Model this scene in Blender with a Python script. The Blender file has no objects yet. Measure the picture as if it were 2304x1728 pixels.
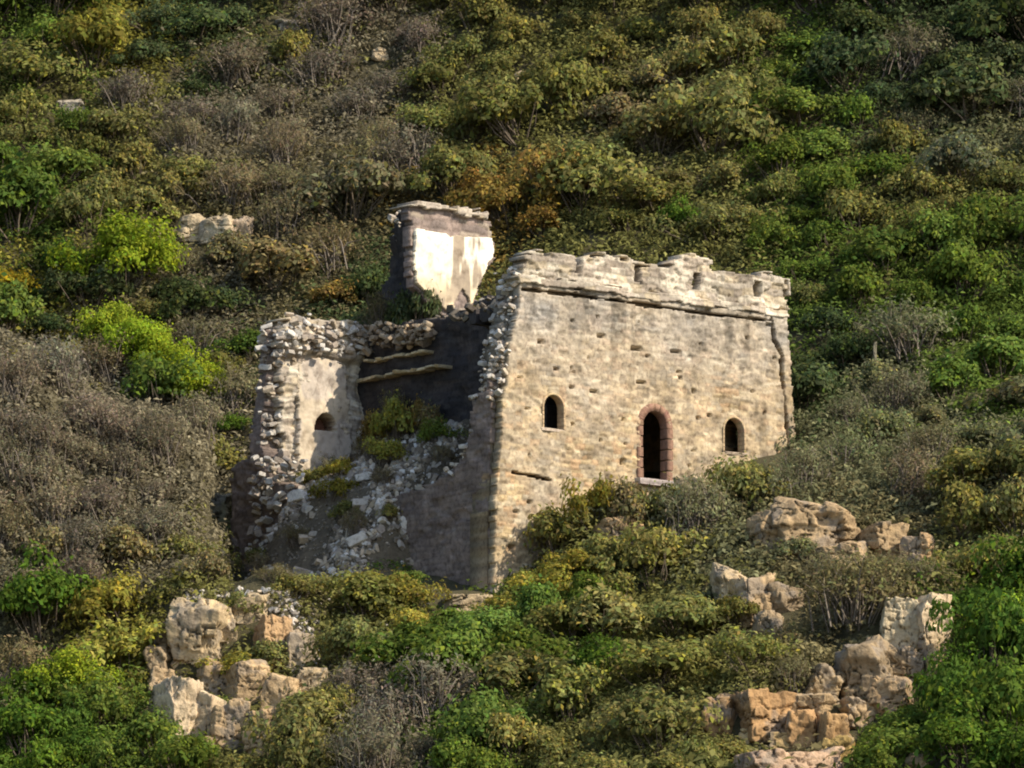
import bpy, math, random
import numpy as np

# ------------------------------------------------------------------ camera, sky, sun
scene = bpy.context.scene
COL = scene.collection
R = math.radians
EL = R(8.6)                    # the camera looks up the hillside by this angle
D, F = 300.0, 21000.0          # metres to the tower, focal length in photo pixels
FWD = np.array([0, math.cos(EL), math.sin(EL)])
RGT = np.array([1.0, 0, 0])
UPV = np.array([0, -math.sin(EL), math.cos(EL)])
CAM = -D * FWD - (1117 - 1152) / 70 * RGT + (1302 - 864) / 70 * UPV
cam = bpy.data.objects.new('camera', bpy.data.cameras.new('camera'))
COL.objects.link(cam)
cam.location = CAM
cam.rotation_euler = (math.pi / 2 + EL, 0, 0)
cam.data.lens = 36 * F / 2304
cam.data.clip_start = 1
cam.data.clip_end = 3000
scene.camera = cam

SUN_AZ, SUN_EL = R(64), R(40)
world = bpy.data.worlds.new('World')
scene.world = world
world.use_nodes = True
wn = world.node_tree
sky = wn.nodes.new('ShaderNodeTexSky')
sky.sky_type = 'NISHITA'
sky.sun_disc = False
sky.sun_elevation = SUN_EL
sky.sun_rotation = math.pi - SUN_AZ
wn.nodes['Background'].inputs['Strength'].default_value = 0.15
wn.links.new(sky.outputs[0], wn.nodes['Background'].inputs['Color'])
ld = bpy.data.lights.new('sun', 'SUN')
ld.energy = 4.3
ld.angle = R(0.5)
ld.color = (1.0, 0.91, 0.76)
sun = bpy.data.objects.new('sun', ld)
COL.objects.link(sun)
sun.rotation_euler = (math.pi / 2 - SUN_EL, 0, SUN_AZ)
sun.location = (60, -60, 90)
scene.view_settings.view_transform = 'Standard'
scene.view_settings.look = 'None'
scene.view_settings.exposure = 0.65
scene.view_settings.gamma = 1.0
scene.cycles.filter_width = 2.0

# ------------------------------------------------------------------ noise and mesh helpers
def h01(ix, iy, iz=0, seed=0):
    n = (np.asarray(ix, np.int64) * 374761393 + np.asarray(iy, np.int64) * 668265263
         + np.asarray(iz, np.int64) * 1274126177 + seed * 974634777) & 0xFFFFFFFF
    n = ((n ^ (n >> 13)) * 1274126177) & 0xFFFFFFFF
    n = ((n ^ (n >> 16)) * 2246822519) & 0xFFFFFFFF
    return ((n ^ (n >> 15)) & 0xFFFFFF) / float(0xFFFFFF)

def vn(x, y, z=0.0, seed=0):
    x, y, z = np.broadcast_arrays(np.asarray(x, float), np.asarray(y, float), np.asarray(z, float))
    ix, iy, iz = np.floor(x), np.floor(y), np.floor(z)
    fx, fy, fz = x - ix, y - iy, z - iz
    ix, iy, iz = ix.astype(np.int64), iy.astype(np.int64), iz.astype(np.int64)
    fx, fy, fz = [f * f * (3 - 2 * f) for f in (fx, fy, fz)]
    r = 0
    for a in (0, 1):
        for b in (0, 1):
            for c in (0, 1):
                w = (fx if a else 1 - fx) * (fy if b else 1 - fy) * (fz if c else 1 - fz)
                r = r + w * h01(ix + a, iy + b, iz + c, seed)
    return r * 2 - 1

def fbm(x, y, z=0.0, seed=0, oct=4):
    r, a = 0, 1.0
    for k in range(oct):
        r = r + a * vn(np.asarray(x) * 2 ** k, np.asarray(y) * 2 ** k, np.asarray(z) * 2 ** k, seed + k)
        a *= 0.5
    return r

def smooth(a, b, x):
    t = np.clip((x - a) / (b - a), 0, 1)
    return t * t * (3 - 2 * t)

def np_mesh(name, verts, faces, cols=None, mat=None, shade_smooth=False):
    """verts (n,3), faces (m,4) or (m,3), cols (n,3)"""
    verts = np.asarray(verts, np.float32)
    faces = np.asarray(faces, np.int32)
    me = bpy.data.meshes.new(name)
    k = faces.shape[1]
    me.vertices.add(len(verts))
    me.vertices.foreach_set('co', verts.ravel())
    me.loops.add(faces.size)
    me.loops.foreach_set('vertex_index', faces.ravel())
    me.polygons.add(len(faces))
    me.polygons.foreach_set('loop_start', np.arange(0, faces.size, k, dtype=np.int32))
    me.polygons.foreach_set('loop_total', np.full(len(faces), k, np.int32))
    if shade_smooth:
        me.polygons.foreach_set('use_smooth', np.ones(len(faces), bool))
    if cols is not None:
        at = me.attributes.new('Col', 'FLOAT_COLOR', 'POINT')
        c4 = np.ones((len(verts), 4), np.float32)
        c4[:, :3] = cols
        at.data.foreach_set('color', c4.ravel())
    me.update(calc_edges=True)
    me.validate()
    if mat:
        me.materials.append(mat)
    return me

def link(name, me, parent=None):
    o = bpy.data.objects.new(name, me)
    COL.objects.link(o)
    if parent:
        o.parent = parent
    return o

def tag(o, label=None, cat=None, group=None, kind=None):
    if label: o['label'] = label
    if cat: o['category'] = cat
    if group: o['group'] = group
    if kind: o['kind'] = kind
    return o

class Acc:
    """collects numpy pieces into one mesh"""
    def __init__(s): s.v, s.f, s.c, s.n = [], [], [], 0
    def add(s, v, f, c):
        v = np.asarray(v, float)
        s.v.append(v); s.f.append(np.asarray(f) + s.n); s.n += len(v)
        c = np.asarray(c, float)
        s.c.append(np.broadcast_to(c, (len(v), 3)))
    def mesh(s, name, mat, sm=False):
        return np_mesh(name, np.concatenate(s.v), np.concatenate(s.f), np.concatenate(s.c), mat, sm)

# ------------------------------------------------------------------ materials
def new_mat(name):
    m = bpy.data.materials.new(name)
    m.use_nodes = True
    nt = m.node_tree
    b = nt.nodes['Principled BSDF']
    b.inputs['Roughness'].default_value = 0.95
    b.inputs['Specular IOR Level'].default_value = 0.15
    return m, nt, b

def mix_mul(nt, a, b, fac=1.0):
    n = nt.nodes.new('ShaderNodeMix')
    n.data_type = 'RGBA'; n.blend_type = 'MULTIPLY'
    n.inputs[0].default_value = fac
    nt.links.new(a, n.inputs[6]); nt.links.new(b, n.inputs[7])
    return n.outputs[2]

def noise_ramp(nt, scale, stops, detail=6, rough=0.6, vec=None):
    t = nt.nodes.new('ShaderNodeTexNoise')
    t.inputs['Scale'].default_value = scale
    t.inputs['Detail'].default_value = detail
    t.inputs['Roughness'].default_value = rough
    if vec is None:
        g = nt.nodes.new('ShaderNodeNewGeometry')
        vec = g.outputs['Position']
    nt.links.new(vec, t.inputs['Vector'])
    r = nt.nodes.new('ShaderNodeValToRGB')
    e = r.color_ramp.elements
    while len(e) < len(stops): e.new(0.5)
    for k, (p, c) in enumerate(stops):
        e[k].position = p; e[k].color = (*c, 1)
    nt.links.new(t.outputs['Fac'], r.inputs[0])
    return r.outputs[0], t.outputs['Fac']

def stone_mat(name, bump=0.35, scale=9.0):
    m, nt, b = new_mat(name)
    at = nt.nodes.new('ShaderNodeAttribute'); at.attribute_name = 'Col'
    c1, _ = noise_ramp(nt, scale, [(0.28, (0.55, 0.52, 0.5)), (0.5, (1, 1, 1)), (0.75, (1.2, 1.18, 1.12))])
    c2, _ = noise_ramp(nt, 1.3, [(0.3, (0.82, 0.8, 0.78)), (0.6, (1.06, 1.03, 1.0))])
    nt.links.new(mix_mul(nt, mix_mul(nt, at.outputs['Color'], c1), c2), b.inputs['Base Color'])
    _, f = noise_ramp(nt, scale * 2.2, [(0, (0, 0, 0)), (1, (1, 1, 1))])
    bp = nt.nodes.new('ShaderNodeBump')
    bp.inputs['Strength'].default_value = bump; bp.inputs['Distance'].default_value = 0.05
    nt.links.new(f, bp.inputs['Height']); nt.links.new(bp.outputs[0], b.inputs['Normal'])
    return m

M_STONE = stone_mat('masonry_stone')
M_ROCK = stone_mat('hillside_rock', 0.9, 6.5)
M_PLASTER = stone_mat('old_plaster', 0.25, 3.0)

def leaf_mat(name, transl=0.4):
    m = bpy.data.materials.new(name)
    m.use_nodes = True
    nt = m.node_tree
    nt.nodes.clear()
    out = nt.nodes.new('ShaderNodeOutputMaterial')
    oi = nt.nodes.new('ShaderNodeObjectInfo')
    at = nt.nodes.new('ShaderNodeAttribute'); at.attribute_name = 'Col'
    col = mix_mul(nt, oi.outputs['Color'], at.outputs['Color'])
    df = nt.nodes.new('ShaderNodeBsdfDiffuse'); tr = nt.nodes.new('ShaderNodeBsdfTranslucent')
    mx = nt.nodes.new('ShaderNodeMixShader'); mx.inputs[0].default_value = transl
    nt.links.new(col, df.inputs[0]); nt.links.new(col, tr.inputs[0])
    nt.links.new(df.outputs[0], mx.inputs[1]); nt.links.new(tr.outputs[0], mx.inputs[2])
    nt.links.new(mx.outputs[0], out.inputs[0])
    return m
M_LEAF = leaf_mat('shrub_leaf')
M_TWIG = leaf_mat('dry_twig', 0.05)

m, nt, b = new_mat('hill_soil')
c1, f1 = noise_ramp(nt, 0.9, [(0.3, (0.035, 0.03, 0.014)), (0.5, (0.07, 0.06, 0.03)), (0.72, (0.10, 0.085, 0.045))], 9, 0.7)
nt.links.new(c1, b.inputs['Base Color'])
bp = nt.nodes.new('ShaderNodeBump'); bp.inputs['Strength'].default_value = 0.8; bp.inputs['Distance'].default_value = 0.15
_, f2 = noise_ramp(nt, 4.0, [(0, (0, 0, 0)), (1, (1, 1, 1))], 8, 0.7)
nt.links.new(f2, bp.inputs['Height']); nt.links.new(bp.outputs[0], b.inputs['Normal'])
M_SOIL = m

# ------------------------------------------------------------------ terrain
TH = R(40)
def ground(x, y):
    x = np.asarray(x, float); y = np.asarray(y, float)
    sx = np.where(x > 0, 5 * np.tanh(0.26 * x / 5), 3 * np.tanh(0.25 * x / 3))
    pr = np.where(y < 0, 0.55 * y, 0.36 * y) + 0.49 * np.logaddexp(0, (y - 13.5) / 1.2) * 1.2
    amp = np.clip(4.5 + (-9.5 - x) * 0.56, 0, 8.6)
    spur = smooth(-8.9, -10.1, x) * amp * smooth(-3.0, 8.0, y) * (1 - smooth(8.6, 14, y))
    h = sx + pr + spur
    near = smooth(3.0, 9.0, np.hypot(x - 0, y - 9)) 
    h = h + near * (0.45 * fbm(x * 0.23, y * 0.23, 0, 5, 3) + 0.12 * fbm(x * 0.9, y * 0.9, 0, 9, 3))
    u = x * math.cos(TH) + y * math.sin(TH); v = -x * math.sin(TH) + y * math.cos(TH)
    h = h + (0.95 * smooth(1.2, 2.6, u) * (1 - smooth(4.5, 8.5, u))) * np.exp(-((v + 1.3) / 1.8) ** 2) - 0.25 * smooth(5, 8, u) * np.exp(-((v + 0.5) / 2.5) ** 2 - ((u - 10) / 4) ** 4)      # bank at the foot of the front wall
    h = h + 1.7 * np.exp(-((x + 8.3) / 2.6) ** 4 - ((y + 1.6) / 2.0) ** 4)                              # outcrop below the tower
    h = h + 1.0 * np.exp(-((x - 8.6) / 1.8) ** 4 - ((y + 14.6) / 1.8) ** 4) + 1.1 * np.exp(-((x - 12.6) / 1.8) ** 4 - ((y + 10.6) / 1.8) ** 4)
    h = h + smooth(18, 60, y) * 3.0 * fbm(x * 0.03, y * 0.03, 0, 3, 3)
    lo = -47 + 1.5 * fbm(x * 0.02, y * 0.02, 0, 31, 2)
    return np.maximum(h, lo)

def axis(lo, a, b, hi, step, far):
    return np.concatenate([np.arange(lo, a, far), np.arange(a, b, step), np.arange(b, hi + far, far)])
gx = axis(-500, -30, 30, 500, 0.3, 10.0)
gy = axis(-500, -26, 52, 400, 0.3, 8.0)
X, Y = np.meshgrid(gx, gy)
Z = ground(X, Y)
nx, ny = len(gx), len(gy)
I = np.arange(nx * ny).reshape(ny, nx)
q = np.stack([I[:-1, :-1], I[:-1, 1:], I[1:, 1:], I[1:, :-1]], -1).reshape(-1, 4)
tag(link('hillside_terrain', np_mesh('hillside_terrain', np.stack([X, Y, Z], -1).reshape(-1, 3), q, None, M_SOIL, True)), kind='structure')

# pixel <-> world, used only to find where on the real ground or wall a seen thing stands
def ray(px, py):
    d = FWD + RGT * ((px - 1152) / F) - UPV * ((py - 864) / F)
    return d / np.linalg.norm(d)

TS = np.arange(270.0, 420.0, 0.25)
def on_ground(px, py):
    P = CAM + ray(px, py) * TS[:, None]
    below = P[:, 2] < ground(P[:, 0], P[:, 1])
    return P[np.argmax(below)] if below.any() else None

def to_px(P):
    q = np.asarray(P) - CAM
    z = q @ FWD
    return 1152 + F * (q @ RGT) / z, 864 - F * (q @ UPV) / z, z

# tower frame: u along the front wall, v along the collapsed side, w up; the near corner is the origin
TH = R(40)
UD = np.array([math.cos(TH), math.sin(TH), 0]); VD = np.array([-math.sin(TH), math.cos(TH), 0]); WD = np.array([0, 0, 1.0])
def uvw(u, v, w): return u * UD + v * VD + w * WD
def hit_v(px, py, v0):        # (u, w) where a sight line meets the plane v = v0
    d = ray(px, py); t = (v0 - CAM @ VD) / (d @ VD); p = CAM + d * t
    return p @ UD, p[2]
def hit_u(px, py, u0):        # (v, w) on the plane u = u0
    d = ray(px, py); t = (u0 - CAM @ UD) / (d @ UD); p = CAM + d * t
    return p @ VD, p[2]

def in_poly(x, y, poly):
    x = np.asarray(x, float); y = np.asarray(y, float)
    r = np.zeros(x.shape, bool)
    n = len(poly)
    for i in range(n):
        x0, y0 = poly[i]; x1, y1 = poly[(i + 1) % n]
        if y0 == y1: continue
        c = ((y0 > y) != (y1 > y)) & (x < (x1 - x0) * (y - y0) / (y1 - y0) + x0)
        r ^= c
    return r

# ------------------------------------------------------------------ masonry
def courses(a, b, seed, hmin=0.15, hmax=0.27, wmin=0.22, wmax=0.62, wob=0.09):
    """irregular coursed rubble: returns relief, stone id random numbers, joint mask"""
    rng = np.random.default_rng(seed)
    b2 = b + wob * vn(a * 0.9, b * 1.5, 0, seed + 1) + 0.4 * wob * vn(a * 3, b * 3, 0, seed + 2)
    a2 = a + wob * vn(a * 2, b * 2, 3.3, seed + 3)
    lo, hi = b2.min() - 0.5, b2.max() + 0.5
    hs = [lo]
    while hs[-1] < hi: hs.append(hs[-1] + rng.uniform(hmin, hmax))
    hs = np.array(hs)
    row = np.clip(np.searchsorted(hs, b2) - 1, 0, len(hs) - 2)
    tb = (b2 - hs[row]); hb = hs[row + 1] - hs[row]
    alo, ahi = a2.min() - 1, a2.max() + 1
    sid = np.zeros(a.shape, np.int64); ta = np.zeros(a.shape); wa = np.ones(a.shape)
    for r in np.unique(row):
        ws = [alo - rng.uniform(0, 0.6)]
        while ws[-1] < ahi: ws.append(ws[-1] + rng.uniform(wmin, wmax))
        ws = np.array(ws)
        mk = row == r
        k = np.clip(np.searchsorted(ws, a2[mk]) - 1, 0, len(ws) - 2)
        sid[mk] = r * 4096 + k
        ta[mk] = a2[mk] - ws[k]; wa[mk] = ws[k + 1] - ws[k]
    edge = np.minimum(np.minimum(ta, wa - ta), np.minimum(tb, hb - tb))
    r1 = h01(sid, sid * 0 + 7, 0, seed); r2 = h01(sid, sid * 0 + 11, 0, seed); r3 = h01(sid, sid * 0 + 13, 0, seed)
    face = smooth(0.0, 0.06, edge) * smooth(0.12, 0.3, r2 + 0.25 * vn(a * 2.5, b * 2.5, 0, seed + 5) + 0.25)
    tilt = (ta / wa - 0.5) * (r2 - 0.5) * 0.06 + (tb / hb - 0.5) * (r3 - 0.5) * 0.06
    relief = face * (0.014 + 0.018 * r1 + 0.45 * tilt)
    return relief, (r1, r2, r3), face

PAL = 0.87 * np.array([1.02, 0.985, 0.885]) * np.array([[0.50, 0.39, 0.25], [0.55, 0.44, 0.29], [0.44, 0.34, 0.23], [0.42, 0.36, 0.28], [0.52, 0.37, 0.24], [0.37, 0.30, 0.22], [0.58, 0.49, 0.36]])
PALG = 0.93 * np.array([1.02, 0.98, 0.90]) * np.array([[0.44, 0.40, 0.35], [0.52, 0.48, 0.42], [0.38, 0.34, 0.30], [0.48, 0.42, 0.33], [0.33, 0.29, 0.25], [0.57, 0.53, 0.46]])

def slab(poly, res, thick, O, A, B, N, relief_fn, color_fn, holes=(), jag=0.05, seed=0):
    """a wall piece: a relief grid over the outline, its broken edges and its back, one mesh"""
    poly = np.array(poly, float)
    a0, b0 = poly.min(0) - 0.3; a1, b1 = poly.max(0) + 0.3
    na, nb = int((a1 - a0) / res) + 1, int((b1 - b0) / res) + 1
    ga = a0 + np.arange(na + 1) * res; gb = b0 + np.arange(nb + 1) * res
    GA, GB = np.meshgrid(ga, gb)
    ca, cb = (GA[:-1, :-1] + res / 2), (GB[:-1, :-1] + res / 2)
    ja = jag * 2 * vn(np.floor(ca / 0.28), np.floor(cb / 0.17), 0, seed + 50) if jag else 0
    jb = jag * 2 * vn(np.floor(ca / 0.33) + 9.5, np.floor(cb / 0.17), 0, seed + 51) if jag else 0
    mk = in_poly(ca + ja, cb + jb, poly)
    for hp in holes: mk &= ~in_poly(ca, cb, hp)
    rel = relief_fn(GA, GB); col = color_fn(GA, GB)
    P = O + GA[..., None] * A + GB[..., None] * B
    front = P + rel[..., None] * N
    back = P - thick * N
    n = GA.size
    I = np.arange(n).reshape(GA.shape)
    c = np.stack([I[:-1, :-1], I[:-1, 1:], I[1:, 1:], I[1:, :-1]], -1)[mk]
    fs = [c, c[:, ::-1] + n]
    pad = np.pad(mk, 1)
    H, W = mk.shape
    for (di, dj, e0, e1) in ((-1, 0, (0, 0), (0, 1)), (1, 0, (1, 1), (1, 0)), (0, -1, (1, 0), (0, 0)), (0, 1, (0, 1), (1, 1))):
        nb_ = pad[1 + di:1 + di + H, 1 + dj:1 + dj + W]
        ii, jj = np.nonzero(mk & ~nb_)
        p = I[ii + e0[0], jj + e0[1]]; q = I[ii + e1[0], jj + e1[1]]
        fs.append(np.stack([q, p, p + n, q + n], -1))
    f = np.concatenate(fs)
    v = np.concatenate([front.reshape(-1, 3), back.reshape(-1, 3)])
    cc = np.concatenate([col.reshape(-1, 3)] * 2)
    used = np.unique(f)
    re = np.zeros(2 * n, np.int64); re[used] = np.arange(len(used))
    return v[used], re[f], cc[used]

def rockv(n, seed, planes=14, blocky=0.0, rough=0.06, size=(1, 1, 1)):
    """an angular stone: a sphere grid cut by random planes, with fractured relief"""
    rng = np.random.default_rng(seed)
    t = np.linspace(-1, 1, n + 1)
    vs, fs, k = [], [], 0
    for ax in range(3):
        for s in (-1, 1):
            a, b_ = np.meshgrid(t, t)
            p = np.zeros((n + 1, n + 1, 3))
            p[..., ax] = s; p[..., (ax + 1) % 3] = a * s; p[..., (ax + 2) % 3] = b_
            vs.append(p.reshape(-1, 3))
            I = np.arange((n + 1) ** 2).reshape(n + 1, n + 1) + k
            fs.append(np.stack([I[:-1, :-1], I[:-1, 1:], I[1:, 1:], I[1:, :-1]], -1).reshape(-1, 4))
            k += (n + 1) ** 2
    v = np.concatenate(vs); f = np.concatenate(fs)
    d = v / np.linalg.norm(v, axis=1, keepdims=True)
    N = rng.normal(size=(planes, 3)); N /= np.linalg.norm(N, axis=1, keepdims=True)
    dist = rng.uniform(0.62, 0.95, planes)
    if blocky > 0:
        bx = np.concatenate([np.eye(3), -np.eye(3)])
        bx = bx + rng.normal(size=bx.shape) * 0.10 / blocky
        bx /= np.linalg.norm(bx, axis=1, keepdims=True)
        N = np.concatenate([N, bx]); dist = np.concatenate([dist * (1 + 0.3 * blocky), np.full(6, 0.66)])
    dots = d @ N.T
    r = np.min(np.where(dots > 0.05, dist[None] / np.maximum(dots, 0.05), 9), axis=1)
    r = np.minimum(r, 1.15)
    if rough:
        r = r * (1 + rough * fbm(d[:, 0] * 2.2, d[:, 1] * 2.2, d[:, 2] * 2.2, seed, 4))
    return d * r[:, None] * np.array(size), f

SMALL = [rockv(2, 100 + k, 8, 0.8, 0.0) for k in range(8)]
MED = [rockv(5, 200 + k, 10, 0.7, 0.05) for k in range(8)]
def rotm(rng, amt=1.0):
    a = rng.normal(size=3) * amt
    ca, sa = np.cos(a), np.sin(a)
    X_ = np.array([[1, 0, 0], [0, ca[0], -sa[0]], [0, sa[0], ca[0]]])
    Y_ = np.array([[ca[1], 0, sa[1]], [0, 1, 0], [-sa[1], 0, ca[1]]])
    Z_ = np.array([[ca[2], -sa[2], 0], [sa[2], ca[2], 0], [0, 0, 1]])
    return X_ @ Y_ @ Z_

def strew(acc, pts, rng, smin, smax, pal, amt=0.6, lib=SMALL, flat=0.6):
    for p in pts:
        v, f = lib[rng.integers(len(lib))]
        s = math.exp(rng.uniform(math.log(smin), math.log(smax)))
        sc = np.array([s * rng.uniform(0.8, 1.5), s * rng.uniform(0.8, 1.2), s * flat * rng.uniform(0.8, 1.2)])
        acc.add((v * sc) @ rotm(rng, amt).T + p, f, pal[rng.integers(len(pal))] * rng.uniform(0.75, 1.12))

# ------------------------------------------------------------------ the ruined watchtower
tower = bpy.data.objects.new('watchtower', None)
COL.objects.link(tower)
tower.rotation_euler = (0, 0, TH)
tag(tower, 'ruined square stone watchtower with one side fallen open and a pale rooftop wall', 'watchtower')
E3 = np.eye(3)
UL, VL, WL = E3            # inside the tower's own frame

def Fp(*pts): return [hit_v(x, y, 0) for x, y in pts]
def arch(a0, a1, b0, btop, n=14):
    r = (a1 - a0) / 2; c = (a0 + a1) / 2; sp = btop - r
    return [(a0, b0)] + [(c - r * math.cos(math.pi * k / n), sp + r * math.sin(math.pi * k / n)) for k in range(n + 1)] + [(a1, b0)]

front = Fp((1172, 634), (1166, 700), (1150, 760), (1140, 800), (1142, 850), (1130, 900), (1128, 960), (1122, 1040), (1116, 1120), (1115, 1310), (1116, 1420),
           (1300, 1430), (1560, 1400), (1806, 1350), (1795, 1150), (1790, 1000), (1780, 850), (1775, 780), (1771, 712))
front_ln = (Fp((1172, 636))[0], Fp((1771, 711))[0])
dl, dr = hit_v(1444, 1000, 0)[0], hit_v(1498, 1000, 0)[0]
db, dt = hit_v(1470, 1080, 0)[1], hit_v(1470, 925, 0)[1]
w1 = (hit_v(1222, 930, 0)[0], hit_v(1266, 930, 0)[0], hit_v(1244, 965, 0)[1], hit_v(1244, 889, 0)[1])
w2 = (hit_v(1628, 980, 0)[0], hit_v(1672, 980, 0)[0], hit_v(1650, 1018, 0)[1], hit_v(1650, 941, 0)[1])
def grow(t, g): return (t[0] - g, t[1] + g, t[2] - g * 0.3, t[3] + g)
g_ = 0.06
holes_f = [arch(dl - 0.1, dr + 0.1, db - 0.1, dt + 0.1), arch(*grow(w1, g_)), arch(*grow(w2, g_))]

pits = [((1431, 783), 0.24, 0.07), ((1217, 768), 0.17, 0.06), ((1353, 755), 0.18, 0.06), ((1519, 790), 0.22, 0.05), ((1454, 801), 0.1, 0.06),
        ((1453, 690), 0.12, 0.05), ((1290, 720), 0.09, 0.05), ((1330, 880), 0.08, 0.05), ((1400, 1040), 0.12, 0.08), ((1590, 700), 0.1, 0.05),
        ((1680, 760), 0.08, 0.06), ((1250, 830), 0.1, 0.05), ((1560, 880), 0.09, 0.05), ((1350, 990), 0.07, 0.06), ((1720, 930), 0.08, 0.05), ((1440, 860), 0.2, 0.04),
        ((1190, 1130), 0.12, 0.05), ((1150, 1230), 0.14, 0.06), ((1160, 1150), 0.14, 0.04)]
pits = [(hit_v(*p, 0), a, b_) for p, a, b_ in pits]
prg = np.random.default_rng(31)
pits += [(hit_v(prg.uniform(1150, 1755), prg.uniform(700, 1050), 0), prg.uniform(0.04, 0.11), prg.uniform(0.03, 0.05)) for _ in range(26)]
ledge = Fp((1150, 1062), (1240, 1080))
crack = Fp((1728, 690), (1738, 735), (1740, 765), (1758, 800), (1757, 830), (1764, 880), (1768, 940), (1774, 1000), (1776, 1060))

groove = Fp((1172, 650), (1300, 664), (1440, 684), (1600, 707), (1735, 722))
def seg_dist(a, b, pts):
    d = np.full(a.shape, 9.0)
    for (x0, y0), (x1, y1) in zip(pts[:-1], pts[1:]):
        dx, dy = x1 - x0, y1 - y0
        t = np.clip(((a - x0) * dx + (b - y0) * dy) / (dx * dx + dy * dy), 0, 1)
        d = np.minimum(d, np.hypot(a - x0 - t * dx, b - y0 - t * dy))
    return d

def strip_poly(pts, hw, seed):
    p = []
    for i in range(len(pts) - 1):
        n_ = max(2, int(math.hypot(pts[i + 1][0] - pts[i][0], pts[i + 1][1] - pts[i][1]) / 0.15))
        for k in range(n_): p.append(np.array(pts[i]) * (1 - k / n_) + np.array(pts[i + 1]) * k / n_)
    p.append(np.array(pts[-1])); p = np.array(p)
    t = np.gradient(p, axis=0); t /= np.linalg.norm(t, axis=1, keepdims=True); nn = np.c_[-t[:, 1], t[:, 0]]
    w = hw * (1 + 0.6 * vn(np.arange(len(p)) * 0.45, np.zeros(len(p)), 0, seed))[:, None]
    return [tuple(q) for q in np.r_[p + nn * w, (p - nn * w)[::-1]]]
holes_f += [strip_poly(groove, 0.065, 5), strip_poly(crack, 0.085, 6), strip_poly(ledge, 0.05, 7)]

def front_relief(a, b):
    r, _, _ = courses(a, b, 21, 0.12, 0.22, 0.18, 0.5)
    r = 0.03 + (r - 0.03) * smooth(-0.35, 0.6, fbm(a * 0.9, b * 0.9, 0, 46, 3)) - 0.035 * smooth(0.42, 0.62, fbm(a * 3.2, b * 4.6, 0, 47, 2)) + 0.02 * fbm(a * 5.5, b * 8, 0, 52, 2)
    r = r + 0.035 * fbm(a * 0.35, b * 0.35, 0, 4, 2) + 0.018 * fbm(a * 4, b * 4, 0, 6, 2)
    for (pa, pb), sa, sb in pits:
        r = np.where((np.abs(a - pa) < sa) & (np.abs(b - pb) < sb), -0.27, r)
    return r

def stone_cols(a, b, seed, pal, wgrey=None):
    _, (r1, r2, r3), face = courses(a, b, seed, *((0.12, 0.22, 0.18, 0.5) if seed == 21 else ()))
    c = pal[(r2 * len(pal)).astype(int) % len(pal)] * (0.86 + 0.26 * r3)[..., None]
    c = c * (0.80 + 0.20 * face)[..., None]
    if wgrey is not None:
        g = c.mean(-1, keepdims=True) * np.array([1.06, 1.0, 0.9]) 
        c = c * (1 - wgrey[..., None]) + g * wgrey[..., None]
    return c

def front_col(a, b):
    wg = np.clip(smooth(5.5, 9.0, b) * 0.75 + 0.3 * fbm(a * 0.5, b * 0.5, 0, 12, 3), 0, 1)
    c = stone_cols(a, b, 21, PAL, wg)
    st = smooth(0.15, 0.6, fbm(a * 0.7, b * 0.45, 0, 44, 3))
    mean = np.array([0.41, 0.335, 0.237])
    k = (0.45 * smooth(0.6, -0.35, fbm(a * 0.9, b * 0.9, 0, 46, 3)))[..., None]
    c = c * (1 - k) + mean * k * (c.mean(-1, keepdims=True) / 0.37) ** 0.3
    c = c * (1 + 0.13 * fbm(a * 2.6, b * 3.4, 0, 48, 3))[..., None]
    c = c * ((1 - 0.2 * smooth(0.42, 0.62, fbm(a * 3.2, b * 4.6, 0, 47, 2))) * (1 - 0.38 * smooth(0.1, 0.65, fbm(a * 2.6, b * 0.45, 0, 49, 3)) * np.clip(smooth(5.5, 9.3, b) + smooth(9.3, 11.2, a), 0, 1)))[..., None]
    return c * (1 - 0.18 * st)[..., None]

acc = Acc()
acc.add(*slab(front, 0.045, 0.32, np.zeros(3), UL, WL, -VL, front_relief, front_col, holes_f, 0.02, 3))
wide = [[(a0 - 0.25, b0 - 0.2), (a0 - 0.25, b1 + 0.3), (a1 + 1.1, b1 + 0.3), (a1 + 1.1, b0 - 0.2)] for a0, a1, b0, b1 in ((dl, dr, db, dt), w1, w2)]
acc.add(*slab(front, 0.09, 0.85, np.array([0, 0.4, 0]), UL, WL, -VL, lambda a, b: 0 * a, lambda a, b: front_col(a, b) * 0.6, wide, 0.0, 4))
link('front_wall', acc.mesh('front_wall', M_STONE), tower)

# parapet standing on a projecting string course
par = Fp((1174, 628), (1179, 572), (1200, 568), (1290, 571), (1299, 577), (1318, 568), (1360, 574), (1420, 584), (1432, 592), (1478, 597), (1500, 596), (1503, 590), (1530, 582),
         (1540, 575), (1568, 577), (1590, 584), (1602, 588), (1604, 603), (1640, 610), (1655, 615), (1665, 611), (1690, 622), (1712, 628), (1716, 612), (1745, 617), (1770, 625), (1772, 704))
slits = []
for (x, y0, y1, hw) in ((1303, 572, 613, 8), (1433, 598, 634, 9), (1566, 614, 651, 9), (1703, 632, 668, 10)):
    a0, b0 = hit_v(x - hw, y1, 0); a1, b1 = hit_v(x + hw, y0, 0)
    slits.append([(a0, b0), (a1, b0), (a1 + 0.02, b1), (a0 + 0.05, b1)])
def par_rel(a, b):
    r, _, _ = courses(a, b, 33, 0.16, 0.3, 0.3, 0.8, 0.03)
    r = r * 1.1 - 0.09 * smooth(0.35, 0.55, fbm(a * 3, b * 4, 0, 16, 2)) + 0.03 * fbm(a * 6, b * 8, 0, 17, 2)
    return r + 0.03 * fbm(a * 0.8, b * 0.8, 0, 14, 3)
def par_col(a, b):
    c = stone_cols(a, b, 33, PALG)
    return c * (0.95 + 0.25 * fbm(a * 0.6, b * 1.2, 0, 15, 3))[..., None]
acc = Acc()
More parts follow.
